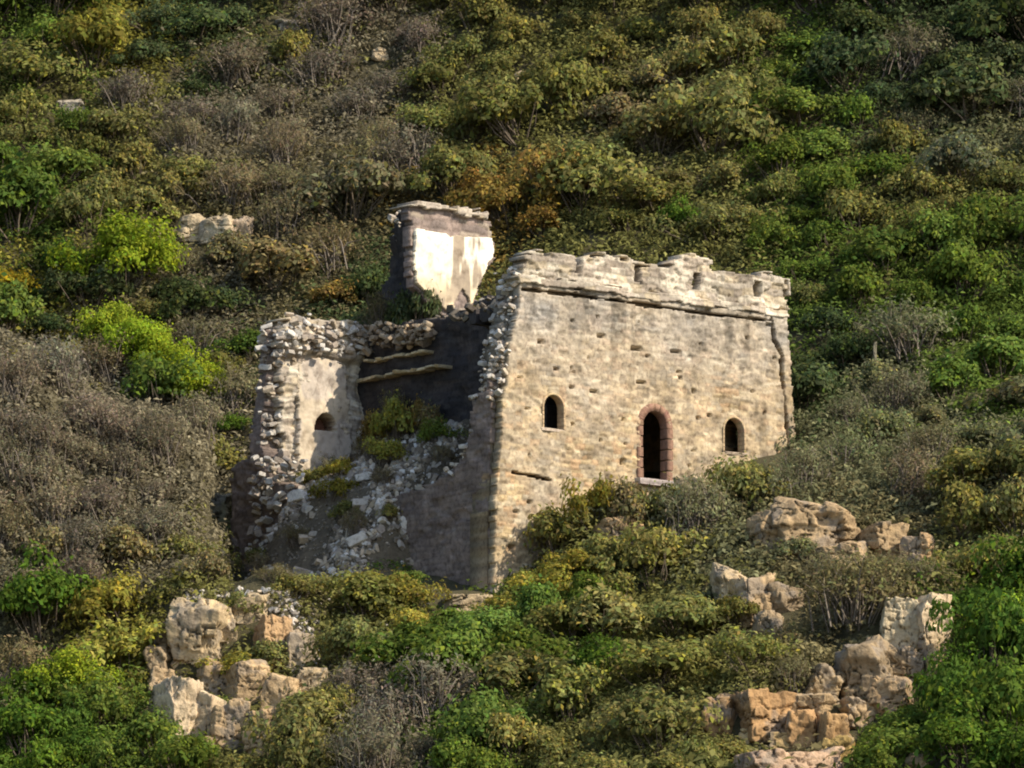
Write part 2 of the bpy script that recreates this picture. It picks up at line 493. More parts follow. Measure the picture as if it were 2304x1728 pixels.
acc.add(*slab(par, 0.04, 0.7, np.array([0, 0, 0]), UL, WL, -VL, par_rel, par_col, slits, 0.085, 9))
acc.add(*slab([(11.2, 9.0), (11.2, 10.0), (16, 10.1), (18, 9.6), (18, 9.0)], 0.06, 0.6, np.array([11.35, -11, 0]), VL, WL, UL, par_rel, par_col, (), 0.07, 10))
link('parapet', acc.mesh('parapet', M_STONE), tower)
cor = Fp((1166, 636), (1163, 621), (1300, 634), (1500, 662), (1772, 700), (1774, 712), (1500, 679), (1300, 651))
def cor_rel(a, b):
    r, _, _ = courses(a, b, 35, 0.2, 0.3, 0.4, 0.9)
    return 0.10 + r * 0.8 + 0.07 * fbm(a * 0.9, b * 0.5, 0, 18, 3)
acc = Acc()
acc.add(*slab(cor, 0.04, 0.55, np.array([0, 0, 0]), UL, WL, -VL, cor_rel, par_col, (), 0.04, 19))
link('string_course', acc.mesh('string_course', M_STONE), tower)

def arch_frame(name, t, width, proud, depth, col, mat, n=18, sill=0.0, seed=0):
    """smooth arched surround with the reveal running back through the wall"""
    a0, a1, b0, bt = t
    inner = np.array(arch(a0, a1, b0, bt, n)); outer = np.array(arch(a0 - width, a1 + width, b0 - sill, bt + width, n))
    m_ = len(inner)
    rng = np.random.default_rng(seed)
    k0 = np.repeat(rng.uniform(0.82, 1.12, (m_ + 1) // 2 + 1), 2)[:m_]
    v, c, f = [], [], []
    for i in range(m_ - 1):
        dp = 0.0 if width < 0.1 else rng.uniform(-0.025, 0.02)
        tone = np.array(col) * rng.uniform(0.88, 1.1) * (1 + rng.normal(size=3) * 0.03)
        subs = 5 if i in (0, m_ - 2) else 1
        for q in range(subs):
            e = 0.012
            t0, t1 = q / subs + e, (q + 1) / subs - e
            if subs > 1: tone = np.array(col) * rng.uniform(0.88, 1.1); dp = 0.0 if width < 0.1 else rng.uniform(-0.025, 0.02)
            k = len(v)
            for t in (t0, t1):
                po = outer[i] * (1 - t) + outer[i + 1] * t; pi_ = inner[i] * (1 - t) + inner[i + 1] * t
                for (P_, y) in ((po, 0.10), (po, -proud + dp), (pi_, -proud + dp), (pi_, depth)):
                    v.append((P_[0], y, P_[1])); c.append(tone)
            for r_ in range(3): f.append((k + r_, k + 4 + r_, k + 5 + r_, k + r_ + 1))
    return np_mesh(name, v, np.array(f)[:, ::-1], np.array(c), mat)
link('door_frame', arch_frame('door_frame', (dl, dr, db, dt), 0.25, 0.07, 0.28, (0.225, 0.135, 0.095), M_STONE, 18, 0, 1), tower)
link('window_frame', arch_frame('window_frame', w1, 0.07, 0.055, 0.27, (0.42, 0.31, 0.19), M_STONE, 14, 0.0, 2), tower)
link('window_frame', arch_frame('window_frame', w2, 0.07, 0.055, 0.27, (0.42, 0.31, 0.19), M_STONE, 14, 0.0, 3), tower)
def box_pts(u0, u1, v0, v1, w0, w1_):
    v = np.array([(u, v_, w) for u in (u0, u1) for v_ in (v0, v1) for w in (w0, w1_)], float)
    f = np.array([(0, 1, 3, 2), (4, 6, 7, 5), (0, 4, 5, 1), (2, 3, 7, 6), (0, 2, 6, 4), (1, 5, 7, 3)])
    return v, f
def sill_mesh(a0, a1, b_, out, th, col, seed):
    acc = Acc(); rng = np.random.default_rng(seed)
    v, f = rockv(8, seed, 4, 1.6, 0.03)
    v = v / np.abs(v).max(0)
    acc.add(v * np.array([(a1 - a0) / 2, (out + 0.4) / 2, th / 2]) + np.array([(a0 + a1) / 2, 0.4 - (out + 0.4) / 2, b_ - th / 2]), f, col)
    return acc.mesh('sill', M_STONE)
link('threshold', sill_mesh(dl - 0.5, dr + 0.6, db + 0.0, 0.34, 0.22, (0.36, 0.31, 0.29), 5), tower)
link('window_sill', sill_mesh(w1[0] - 0.16, w1[1] + 0.2, w1[2] + 0.01, 0.08, 0.1, (0.40, 0.33, 0.26), 6), tower)
link('window_sill', sill_mesh(w2[0] - 0.1, w2[1] + 0.22, w2[2] + 0.01, 0.08, 0.1, (0.42, 0.34, 0.26), 7), tower)

# the side wall: low remains, the shoulder at the far end and a broken stub at the near corner
def Lp(*pts): return [hit_u(x, y, 0) for x, y in pts]
side = Lp((518, 1420), (522, 1050), (540, 1040), (566, 1030), (566, 960), (572, 880), (584, 800), (592, 735), (600, 745), (594, 830), (590, 900), (586, 960), (592, 1020), (612, 1085),
          (690, 1115), (800, 1130), (900, 1115), (985, 1082), (1010, 1066), (1042, 1024), (1058, 965), (1064, 890), (1092, 872), (1094, 840), (1098, 840), (1099, 1420))
def side_rel(a, b):
    r, _, _ = courses(a, b, 41)
    return r * 0.7 + 0.08 * fbm(a * 0.4, b * 0.4, 0, 24, 3) - 0.07 * smooth(0.35, 0.6, fbm(a * 2.2, b * 3.2, 0, 28, 2)) + 0.02 * fbm(a * 3, b * 3, 0, 29, 3)
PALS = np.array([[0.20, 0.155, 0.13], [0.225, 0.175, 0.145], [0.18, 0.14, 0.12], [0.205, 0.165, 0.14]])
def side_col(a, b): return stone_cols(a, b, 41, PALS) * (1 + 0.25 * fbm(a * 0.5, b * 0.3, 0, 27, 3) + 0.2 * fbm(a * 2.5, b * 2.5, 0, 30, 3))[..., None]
acc = Acc()
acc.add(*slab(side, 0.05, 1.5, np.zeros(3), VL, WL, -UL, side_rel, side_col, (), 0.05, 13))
rng = np.random.default_rng(5)
link('side_wall', acc.mesh('side_wall', M_STONE), tower)

# end wall of the side passage, with its plaster and a small niche
VE = 11.8
def Ep(*pts): return [hit_v(x, y, VE) for x, y in pts]
endp = Ep((640, 1180), (640, 1020), (632, 900), (632, 800), (622, 735), (630, 722), (650, 716), (690, 726), (730, 724), (790, 732), (812, 742), (840, 748), (860, 790), (860, 1250))
niche = arch(hit_v(700, 960, VE)[0], hit_v(752, 960, VE)[0], hit_v(725, 972, VE)[1], hit_v(725, 930, VE)[1])
def end_rel(a, b):
    r, _, _ = courses(a, b, 51, 0.15, 0.32, 0.25, 0.7, 0.1)
    ptop = hit_v(700, 806, VE)[1]
    return r * 2.0 + 0.16 * fbm(a * 1.4, b * 1.4, 0, 34, 3) + 0.35 * smooth(ptop - 0.1, ptop + 0.25, b) 
def end_col(a, b): return stone_cols(a, b, 51, PALG) * 1.05
acc = Acc()
acc.add(*box_pts(1.6, 4.0, VE + 0.5, VE + 0.8, 4.5, 8.6), (0.2, 0.1, 0.07))
acc.add(*slab(endp, 0.045, 0.6, np.array([0, VE, 0]), UL, WL, -VL, end_rel, end_col, [niche], 0.08, 15))
link('passage_end_wall', acc.mesh('passage_end_wall', M_STONE), tower)
plp = Ep((664, 1060), (668, 960), (662, 880), (668, 820), (690, 806), (730, 806), (752, 815), (764, 822), (768, 850), (775, 900), (780, 960), (785, 1010), (770, 1040), (740, 1050), (700, 1070))
def pl_rel(a, b): return 0.19 + 0.05 * fbm(a * 1.2, b * 0.9, 0, 61, 3) + 0.012 * fbm(a * 6, b * 6, 0, 62, 2)
def pl_col(a, b):
    t = smooth(-0.1, 0.5, fbm(a * 1.3, b * 1.0, 0, 63, 4))[..., None]
    crk = smooth(0.05, 0.0, np.abs(fbm(a * 1.6, b * 1.0, 0, 66, 3)))[..., None]
    return (np.array([0.46, 0.40, 0.335]) * (1 - t) + np.array([0.52, 0.44, 0.33]) * t) * (1 - 0.35 * crk)
acc = Acc()
acc.add(*slab(plp, 0.035, 0.26, np.array([0, VE, 0]), UL, WL, -VL, pl_rel, pl_col, [niche], 0.03, 16))
link('plaster_panel', acc.mesh('plaster_panel', M_PLASTER), tower)

# the inner core wall along the passage, in the shade, with broken vault ledges
UC = 4.0
def Cp(*pts): return [hit_u(x, y, UC) for x, y in pts]
core = Cp((740, 1250), (795, 900), (800, 770), (812, 740), (850, 742), (905, 735), (950, 722), (1000, 712), (1060, 690), (1130, 664), (1230, 640), (1240, 1250))
def core_rel(a, b):
    r, _, _ = courses(a, b, 71, 0.18, 0.3, 0.3, 0.8)
    return r * 1.0 + 0.2 * fbm(a * 0.6, b * 0.8, 0, 74, 3)
PALD = np.array([[0.050, 0.044, 0.043], [0.066, 0.056, 0.052], [0.038, 0.035, 0.036], [0.058, 0.052, 0.050]])  # near-black: the shade on these faces is put into the stone colour
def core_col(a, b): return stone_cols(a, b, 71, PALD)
acc = Acc()
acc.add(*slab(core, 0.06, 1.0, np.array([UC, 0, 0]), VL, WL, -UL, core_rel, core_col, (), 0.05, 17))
rng = np.random.default_rng(15)
ce = [np.array((UC, v, w)) for v, w in Cp((812, 745), (870, 742), (960, 722), (1060, 690), (1130, 664))]
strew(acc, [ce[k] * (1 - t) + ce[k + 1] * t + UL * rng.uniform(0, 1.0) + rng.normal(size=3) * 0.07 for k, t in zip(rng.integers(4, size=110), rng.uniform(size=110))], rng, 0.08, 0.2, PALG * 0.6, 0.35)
for _ in range(210):
    x_ = rng.uniform(796, 975)
    v_, w_ = hit_u(x_, rng.uniform(728, 800 - 0.2 * (x_ - 800)), UC - 0.2)
    strew(acc, [np.array((UC + rng.uniform(-0.45, 0.1), v_, w_))], rng, 0.08, 0.2, PALG * np.array([0.75, 0.68, 0.6]), 0.4)
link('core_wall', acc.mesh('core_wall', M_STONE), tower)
def vault_ledge(p0, p1, out, th, seed):
    rng = np.random.default_rng(seed)
    (v0, z0), (v1, z1) = hit_u(*p0, UC - out), hit_u(*p1, UC - out)
    acc = Acc(); v = v0; z = (z0 + z1) / 2
    while v > v1:
        L = rng.uniform(0.25, 0.6)
        vv, f = rockv(5, int(rng.integers(9999)), 9, 0.9, 0.05)
        vv = vv / np.abs(vv).max(0)
        o = out * rng.uniform(0.55, 1.15)
        acc.add(vv * np.array([(o + 0.3) / 2, L / 2 * 1.03, th / 2 * rng.uniform(0.85, 1.1)]) + np.array([UC + 0.3 - (o + 0.3) / 2, v - L / 2, z + rng.normal() * 0.014 - th / 2]), f,
                np.array([0.5, 0.41, 0.25]) * rng.uniform(0.85, 1.1))
        v -= L
    return acc.mesh('vault_ledge', M_STONE)
link('vault_ledge', vault_ledge((785, 855), (975, 815), 0.6, 0.13, 1), tower)
link('vault_ledge', vault_ledge((812, 812), (945, 782), 0.45, 0.12, 2), tower)

# remaining walls, roof and the stub of vault by the front wall: they keep the inside dark
def plain(name, u0, u1, v0, v1, w0, w1_, seed, pal=PALD):
    acc = Acc()
    step = 0.6
    rr = lambda a, b: courses(a, b, seed)[0] + 0.05 * fbm(a, b, 0, seed, 2)
    cc = lambda a, b: stone_cols(a, b, seed, pal)
    return acc, rr, cc
acc = Acc(); rr = lambda a, b: courses(a, b, 81)[0] + 0.06 * fbm(a, b, 0, 81, 2); cc = lambda a, b: stone_cols(a, b, 81, PAL)
acc.add(*slab([(1.2, -1), (1.2, 9.2), (13.4, 9.2), (13.4, 2)], 0.09, 1.2, np.array([11.35, 0, 0]), VL, WL, UL, rr, cc, (), 0.05, 82))
acc.add(*slab([(4.5, 0), (4.5, 9.2), (11.3, 9.2), (11.3, 0)], 0.09, 1.2, np.array([0, 13.4, 0]), UL, WL, VL, rr, cc, (), 0.05, 83))
link('rear_wall', acc.mesh('rear_wall', M_STONE), tower)
acc = Acc()
roof_rel = lambda a, b: 0.12 * fbm(a * 0.6, b * 0.6, 0, 86, 4)
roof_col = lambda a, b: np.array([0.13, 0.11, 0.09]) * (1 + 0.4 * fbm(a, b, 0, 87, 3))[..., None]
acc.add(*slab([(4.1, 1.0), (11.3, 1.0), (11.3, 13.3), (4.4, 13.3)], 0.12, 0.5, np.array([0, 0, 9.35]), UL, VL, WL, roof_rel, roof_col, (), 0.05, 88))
link('roof_slab', acc.mesh('roof_slab', M_STONE), tower)
acc = Acc()
for k in range(9):       # curved stub of the passage vault
    an = k / 8 * math.pi * 0.62
    rng = np.random.default_rng(900 + k)
    for v0 in np.arange(1.2, 4.6 - 0.16 * k, 0.42):
        vv, f = rockv(4, 950 + k, 5, 1.3, 0.04); vv = vv / np.abs(vv).max(0)
        p = np.array([UC - 1.25 + 1.3 * math.cos(an), v0 + 0.2 + rng.normal() * 0.05, 7.9 + 1.35 * math.sin(an)])
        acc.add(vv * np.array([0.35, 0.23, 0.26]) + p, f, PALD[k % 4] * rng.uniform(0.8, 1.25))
rng = np.random.default_rng(77)
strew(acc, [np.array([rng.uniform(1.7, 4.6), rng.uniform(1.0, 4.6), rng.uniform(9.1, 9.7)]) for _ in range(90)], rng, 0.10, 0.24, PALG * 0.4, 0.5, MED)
link('vault_stub', acc.mesh('vault_stub', M_STONE), tower)

# rooftop wall with bright plaster, and its dark return
VH = 9.0
def Hp(*pts): return [hit_v(x, y, VH) for x, y in pts]
hut = Hp((1010, 720), (960, 680), (930, 640), (926, 560), (923, 500), (922, 462), (950, 458), (1000, 466), (1040, 478), (1085, 486), (1100, 500), (1108, 540), (1112, 580), (1095, 600), (1075, 640), (1070, 700), (1040, 730))
def hut_rel(a, b):
    r, _, _ = courses(a, b, 91)
    return r + 0.05 * fbm(a, b, 0, 94, 3)
PALH = np.array([[0.24, 0.19, 0.165], [0.28, 0.22, 0.19], [0.21, 0.17, 0.15], [0.30, 0.25, 0.2]])
def hut_col(a, b): return stone_cols(a, b, 91, PALH)
acc = Acc()
acc.add(*slab(hut, 0.04, 0.4, np.array([0, VH, 0]), UL, WL, -VL, hut_rel, hut_col, (), 0.05, 95))
cap = Hp((914, 470), (920, 456), (950, 452), (1000, 460), (1040, 470), (1090, 482), (1092, 494), (1040, 484), (1000, 474))
acc.add(*slab(cap, 0.04, 0.9, np.array([0, VH, 0]), UL, WL, -VL, lambda a, b: 0.2 + hut_rel(a, b), lambda a, b: stone_cols(a, b, 92, PALG), (), 0.11, 96))
hl = hit_u(905, 480, UC - 0.1)
ret = [hit_u(x, y, 5.0) for x, y in ((935, 720), (932, 600), (925, 490), (908, 474), (893, 492), (884, 530), (872, 570), (866, 620), (850, 660), (838, 730))]
ret = [(max(v_, 9.2), w_) for v_, w_ in ret]
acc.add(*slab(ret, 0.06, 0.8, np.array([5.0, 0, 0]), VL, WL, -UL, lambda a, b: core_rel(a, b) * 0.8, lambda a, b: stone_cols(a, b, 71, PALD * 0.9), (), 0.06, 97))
rng = np.random.default_rng(6)
tops = []
for _ in range(26):
    x = rng.uniform(876, 920); y = rng.uniform(476, 540)
    v_, w_ = hit_u(x, y, 5.0); tops.append(np.array([5.0 + rng.uniform(-0.25, 0.3), v_, w_]))
strew(acc, tops, rng, 0.07, 0.17, PALG, 0.4)
roofw = link('rooftop_wall', acc.mesh('rooftop_wall', M_STONE), tower)
hpl = Hp((1000, 700), (965, 664), (934, 636), (930, 590), (932, 516), (1000, 527), (1010, 538), (1020, 530), (1060, 534), (1104, 540), (1108, 570), (1094, 590), (1078, 630), (1064, 672), (1056, 690), (1050, 668), (1035, 650), (1020, 676), (1015, 700))
def hpl_rel(a, b): return 0.12 + 0.03 * fbm(a * 1.5, b, 0, 101, 3)
def hpl_col(a, b):
    _, zt = hit_v(1000, 530, VH); _, zb = hit_v(1000, 700, VH)
    t = (zt - b) / (zt - zb)
    c = np.array([0.80, 0.75, 0.62]) * (1 - smooth(0.2, 0.9, t))[..., None] + np.array([0.70, 0.57, 0.36]) * smooth(0.2, 0.9, t)[..., None]
    ua, _ = hit_v(1010, 600, VH)
    s = smooth(0.05, 0.45, fbm(a * 2.6, b * 0.55, 0, 103, 3)) * smooth(ua - 1.0, ua + 0.3, a)
    s = np.maximum(s, smooth(0.0, 0.5, fbm(a * 1.4, b * 1.4, 0, 104, 3)) * smooth(0.55, 0.95, t))
    return c * (1 - s)[..., None] + np.array([0.33, 0.27, 0.2]) * s[..., None]
acc = Acc()
acc.add(*slab(hpl, 0.03, 0.2, np.array([0, VH, 0]), UL, WL, -VL, hpl_rel, hpl_col, (), 0.02, 98))
link('plaster', acc.mesh('plaster', M_PLASTER), roofw)

# torn edges of the walls: the stones of the broken core, one part per break
def torn(name, pts, n, smin, smax, thick_dir, thick, spread, pal, seed, O):
    rng = np.random.default_rng(seed); acc = Acc(); P = []
    pts = [np.array(p, float) for p in pts]
    L = np.array([np.linalg.norm(b_ - a) for a, b_ in zip(pts[:-1], pts[1:])]); L /= L.sum()
    for _ in range(n):
        k = rng.choice(len(L), p=L); t = rng.uniform()
        p = pts[k] * (1 - t) + pts[k + 1] * t
        P.append(p + thick_dir * rng.uniform(-0.05, thick) + rng.normal(size=3) * spread)
    strew(acc, P, rng, smin, smax, pal, 0.35)
    if name == 'broken_end':
        strew(acc, [np.array((rng.uniform(-0.45, 0.05),) + hit_u(rng.uniform(576, 690), rng.uniform(1030, 1270), 0)) for _ in range(170)], rng, smin, smax, pal, 0.5)
    return link(name, acc.mesh(name, M_STONE), tower)
PALB = 0.92 * np.array([[0.50, 0.47, 0.42], [0.42, 0.38, 0.33], [0.6, 0.57, 0.52], [0.34, 0.29, 0.24], [0.48, 0.40, 0.30]])
cr = [(u, 0.1, w) for u, w in Fp((1178, 600), (1170, 640), (1160, 720), (1140, 790), (1138, 850), (1125, 900))]
torn('broken_corner', cr, 190, 0.06, 0.18, VL, 1.1, 0.07, PALB * 1.15, 11, None)
cr = [(0.1, v, w) for v, w in Lp((1100, 800), (1085, 880), (1064, 900), (1058, 965), (1042, 1024), (1010, 1066), (975, 1088))]
torn('broken_stub', cr, 260, 0.06, 0.2, UL, 1.4, 0.1, PALB * 1.15, 12, None)
cr = [(0.1, v, w) for v, w in Lp((586, 800), (593, 735), (600, 745), (594, 830), (590, 900), (586, 960), (592, 1020), (612, 1085))]
torn('broken_end', cr, 360, 0.07, 0.24, UL, 1.5, 0.13, PALB, 13, None)
cr = [(u, VE - 0.3, w) for u, w in Ep((604, 730), (650, 722), (700, 732), (790, 740), (840, 756))]
torn('broken_crest', cr, 230, 0.08, 0.22, -WL, 0.9, 0.12, PALB, 14, None)

# ------------------------------------------------------------------ rubble spilled through the breach
def heap_w(u, v):
    g = np.exp(-((v - 8.0) / 4.1) ** 6)
    return (3.7 + np.where(u > 0, 0.66, 1.5) * u + 0.3 * fbm(u * 0.5, v * 0.5, 0, 130, 3)) * g + (1 - g) * (-3)
gu, gv = np.meshgrid(np.arange(-8.0, 4.0, 0.12), np.arange(2.5, 12.2, 0.12))
hw = heap_w(gu, gv) + 0.09 * fbm(gu * 3, gv * 3, 0, 131, 3)
P = gu[..., None] * UD + gv[..., None] * VD + hw[..., None] * WD
I = np.arange(gu.size).reshape(gu.shape)
q = np.stack([I[:-1, :-1], I[:-1, 1:], I[1:, 1:], I[1:, :-1]], -1).reshape(-1, 4)
acc = Acc()
acc.add(P.reshape(-1, 3), q, (0.11, 0.09, 0.062))
rng = np.random.default_rng(8)
pts = []
while len(pts) < 2700:
    u, v = rng.uniform(-5.0, 3.8), rng.uniform(3.0, 11.9)
    w = heap_w(u, v)
    if w < 0.3 or fbm(u * 0.9, v * 0.9, 0, 137, 3) < rng.uniform(-0.5, 0.2): continue
    pts.append(uvw(u, v, float(w) + 0.02))
strew(acc, pts, rng, 0.03, 0.21, np.concatenate([PALB, PALG * 0.7, PALB * 1.1]), 0.9)
dirt = []
while len(dirt) < 1800:
    u, v = rng.uniform(-3.5, 3.8), rng.uniform(3.6, 12.0)
    w = heap_w(u, v)
    if w > 0.2: dirt.append(uvw(u, v, float(w) + 0.01))
strew(acc, dirt, rng, 0.03, 0.10, PALG * 0.5, 0.9)
tag(link('rubble', acc.mesh('rubble', M_STONE)), 'pale broken rubble spilling from the open side of the tower', 'rubble', kind='stuff')

for k, (u, v, s) in enumerate([(-1.2, 5.6, .34), (-0.4, 6.4, .3), (0.2, 4.7, .32), (-2.0, 7.4, .36), (-1.1, 8.4, .28), (0.6, 7.5, .3), (1.4, 9.6, .33), (-0.3, 9.8, .36), (2.4, 8.2, .3), (-2.4, 6.0, .33), (-0.8, 4.3, .4), (-1.9, 9.0, .3)]):
    rr_ = np.random.default_rng(40 + k)
    vv, f = rockv(10, 300 + k, 6, 1.1, 0.05)
    c = PALB[k % 5] * 1.05
    o = link('fallen_stone', np_mesh('fallen_stone', (vv * np.array([1.4, 0.9, 0.65]) * s) @ rotm(rr_, 0.4).T, f, np.tile(c, (len(vv), 1)), M_STONE))
    o.location = uvw(u, v, float(heap_w(u, v)) + s * 0.3)
    names = ['grey', 'brown-grey', 'white', 'dark brown', 'tan']
    tag(o, f"{names[k % 5]} fallen wall block on the rubble, {['first','second','third','fourth','fifth','sixth','seventh','eighth','ninth','tenth','eleventh','twelfth'][sorted(range(12), key=lambda j: j).index(k)]} block", 'fallen stone', 'fallen blocks on the rubble')
FALLEN = [o for o in COL.objects if o.name.startswith('fallen_stone')]
ORD = ['lowest', 'second lowest', 'third', 'fourth', 'fifth', 'sixth', 'seventh', 'eighth', 'ninth', 'tenth', 'second highest', 'highest']
for k, o in enumerate(sorted(FALLEN, key=lambda o: o.location.z)):
    o['label'] = o['label'].split(',')[0] + f", {ORD[k]} of twelve uphill"

# ------------------------------------------------------------------ rocks of the hillside
TAN = (0.43, 0.325, 0.21); PALE = (0.47, 0.385, 0.27); ORA = (0.42, 0.27, 0.145); GRY = (0.31, 0.245, 0.17); WHT = (0.56, 0.48, 0.35)
ROCKS = [  # x0, y0, x1, y1 in the photo, colour, blockiness, name, label
 (1752, 1112, 1940, 1245, TAN, 0.5, 'boulder', 'big tan boulder with a flat lit top on the slope past the front wall'),
 (1945, 1178, 2036, 1262, TAN, 0.9, 'boulder', 'medium tan boulder just downhill of the biggest flat-topped boulder'),
 (2030, 1205, 2102, 1278, (0.44, 0.31, 0.19), 0.8, 'boulder', 'small orange-tan boulder at the outer end of the upper boulder row'),
 (1606, 1270, 1690, 1380, PALE, 0.3, 'standing_rock', 'pointed pale rock leaning up among bushes below the doorway'),
 (1650, 1300, 1735, 1410, TAN, 0.4, 'boulder', 'rounded tan boulder against the pointed pale rock'),
 (1722, 1312, 1808, 1390, GRY, 0.4, 'boulder', 'low grey boulder half sunk in bushes beside the pointed rock'),
 (1988, 1350, 2070, 1470, WHT, 1.2, 'block_rock', 'pale square rock face with a grey cleft above the bright green tree'),
 (2055, 1350, 2126, 1468, (0.58, 0.47, 0.34), 1.2, 'block_rock', 'cream split rock block with dark cracks above the bright green tree'),
 (2000, 1462, 2085, 1540, TAN, 1.0, 'block_rock', 'tan cracked rock under the pale square rock face'),
 (1880, 1440, 2010, 1590, GRY, 0.4, 'boulder', 'broad grey-tan weathered rock stepping down from the square rock face'),
 (1668, 1556, 1785, 1652, ORA, 1.5, 'block_rock', 'orange square sandstone block low on the slope'),
 (1780, 1560, 1870, 1620, TAN, 0.6, 'block_rock', 'grey-tan ledge rock beside the orange square block'),
 (1770, 1605, 1835, 1690, ORA, 0.9, 'block_rock', 'dark orange rock wedge propped under the orange square block'),
 (1900, 1575, 1962, 1645, TAN, 0.7, 'boulder', 'tan rock above a dark hollow by the bright green tree'),
 (1672, 1634, 1730, 1670, (0.6, 0.47, 0.28), 0.9, 'block_rock', 'flat yellow slab under the orange square block'),
 (1730, 1650, 1800, 1688, (0.5, 0.37, 0.2), 0.8, 'block_rock', 'row of low yellow stone beside the flat yellow slab'),
 (1680, 1685, 1880, 1790, (0.45, 0.33, 0.25), 1.0, 'boulder', 'wide pinkish rock at the very foot of the rocky steps'),
 (1860, 1660, 1925, 1720, (0.42, 0.3, 0.12), 0.7, 'boulder', 'ochre rock in the dark hollow near the foot of the rocky steps'),
 (2040, 1690, 2090, 1745, TAN, 0.3, 'boulder', 'small tan stone poking up at the edge of the bright green tree'),
 (1690, 1150, 1775, 1245, (0.4, 0.3, 0.19), 0.5, 'boulder', 'grey-tan boulder with vertical streaks leaning on the biggest flat-topped boulder'),
 (1850, 1215, 1960, 1290, TAN, 0.6, 'boulder', 'tan rock below the gap between the two upper boulders'),
 (1690, 1375, 1765, 1440, GRY, 0.5, 'boulder', 'sunken grey-tan rock at the foot of the rounded boulder'),
 (2080, 1460, 2130, 1545, TAN, 1.0, 'block_rock', 'tan rock with dark slots under the cream split block'),
 (1965, 1530, 2050, 1615, (0.4, 0.29, 0.18), 0.7, 'boulder', 'brown-tan rock stepping below the cracked tan rock'),
 (1815, 1500, 1900, 1580, (0.4, 0.31, 0.2), 0.6, 'boulder', 'weathered tan rock above the grey-tan ledge rock'),
 (1845, 1610, 1905, 1700, (0.36, 0.24, 0.13), 0.9, 'block_rock', 'narrow brown rock pillar between orange wedge and dark hollow'),
 (1595, 1560, 1660, 1650, (0.3, 0.2, 0.11), 1.0, 'block_rock', 'shaded brown rock on the outer flank of the orange square block'),
 (440, 1480, 520, 1575, TAN, 0.6, 'boulder', 'tan cracked rock in the middle of the outcrop'),
 (515, 1490, 600, 1590, (0.4, 0.3, 0.19), 0.7, 'boulder', 'grey-tan rock behind the olive bush of the outcrop'),
 (555, 1600, 640, 1710, (0.43, 0.31, 0.19), 0.7, 'boulder', 'broad fractured rock at the lower inner side of the outcrop'),
 (350, 1400, 410, 1475, (0.26, 0.2, 0.14), 0.7, 'boulder', 'dark shaded rock on the outer flank of the tall rounded rock'),
 (640, 1420, 700, 1510, (0.4, 0.33, 0.25), 0.6, 'boulder', 'pale brown rock under the white gravel'),
 (392, 1350, 515, 1495, (0.5, 0.4, 0.27), 0.5, 'standing_rock', 'tall rounded tan rock on top of the outcrop below the tower'),
 (480, 1368, 530, 1450, PALE, 0.5, 'standing_rock', 'narrow pale rock leaning on the tall rounded rock'),
 (575, 1390, 655, 1500, (0.44, 0.3, 0.18), 0.6, 'boulder', 'orange-brown rock beside the white gravel on the outcrop'),
 (335, 1450, 385, 1520, GRY, 0.8, 'boulder', 'grey rock with a pale cap at the outer edge of the outcrop'),
 (335, 1505, 400, 1585, TAN, 0.5, 'boulder', 'tan rock below the grey capped rock on the outcrop'),
 (352, 1535, 448, 1680, (0.56, 0.46, 0.34), 0.9, 'boulder', 'smooth pinkish tan rock jutting over the dark hollow'),
 (440, 1560, 500, 1665, (0.54, 0.44, 0.32), 0.8, 'boulder', 'narrow rock split off from the smooth pinkish rock by a dark gap'),
 (475, 1580, 555, 1690, TAN, 0.7, 'boulder', 'broad tan rock at the foot of the outcrop'),
 (425, 1660, 480, 1715, TAN, 0.5, 'boulder', 'small tan rock under the dark gap of the outcrop'),
 (600, 1520, 670, 1610, TAN, 0.6, 'boulder', 'tan and pink rock ledge on the inner side of the outcrop'),
 (665, 1500, 740, 1560, PALE, 0.6, 'boulder', 'pale flat ledge stone below the white gravel'),
 (398, 488, 470, 545, (0.5, 0.42, 0.31), 0.7, 'boulder', 'cream rock at the outer end of the ledge near the yellow-green bush'),
 (455, 485, 530, 550, (0.48, 0.41, 0.31), 0.6, 'boulder', 'middle cream rock of the ledge near the yellow-green bush'),
 (515, 490, 568, 555, (0.55, 0.45, 0.36), 0.8, 'boulder', 'pinkish pale rock at the tower end of the upper ledge'),
 (990, 402, 1022, 425, WHT, 0.4, 'stone', 'small white stone on the slope above the rooftop wall'),
 (905, 690, 955, 735, WHT, 0.6, 'stone', 'small white block lying under the rooftop wall'),
 (615, 40, 680, 72, (0.4, 0.37, 0.33), 0.6, 'stone', 'flat grey stone high on the slope among brown bushes'),
 (835, 110, 875, 140, PALE, 0.6, 'stone', 'pale stone showing through brown bushes high above the tower'),
 (1160, 160, 1190, 185, PALE, 0.5, 'stone', 'small pale stone on the high slope straight above the front parapet'),
 (120, 222, 190, 262, (0.4, 0.37, 0.33), 0.5, 'stone', 'grey stone among the green bushes of the upper corner'),
 (1345, 1165, 1440, 1225, (0.5, 0.36, 0.22), 0.7, 'boulder', 'orange-tan rock in the bushes under the doorway'),
 (455, 1110, 525, 1185, (0.3, 0.26, 0.16), 1.0, 'block_rock', 'olive-brown rock face at the tower end of the spur'),
 (520, 1335, 600, 1400, PALE, 0.7, 'boulder', 'pale rubble rock at the foot of the shaded side wall'),
 (990, 1330, 1120, 1385, PALE, 0.8, 'boulder', 'flat grey-white ledge stone at the near foot of the tower'),
 (1525, 1075, 1600, 1130, PALE, 1.0, 'block_rock', 'pale masonry block beside the foot of the red door surround'),
]
rock_rects = []
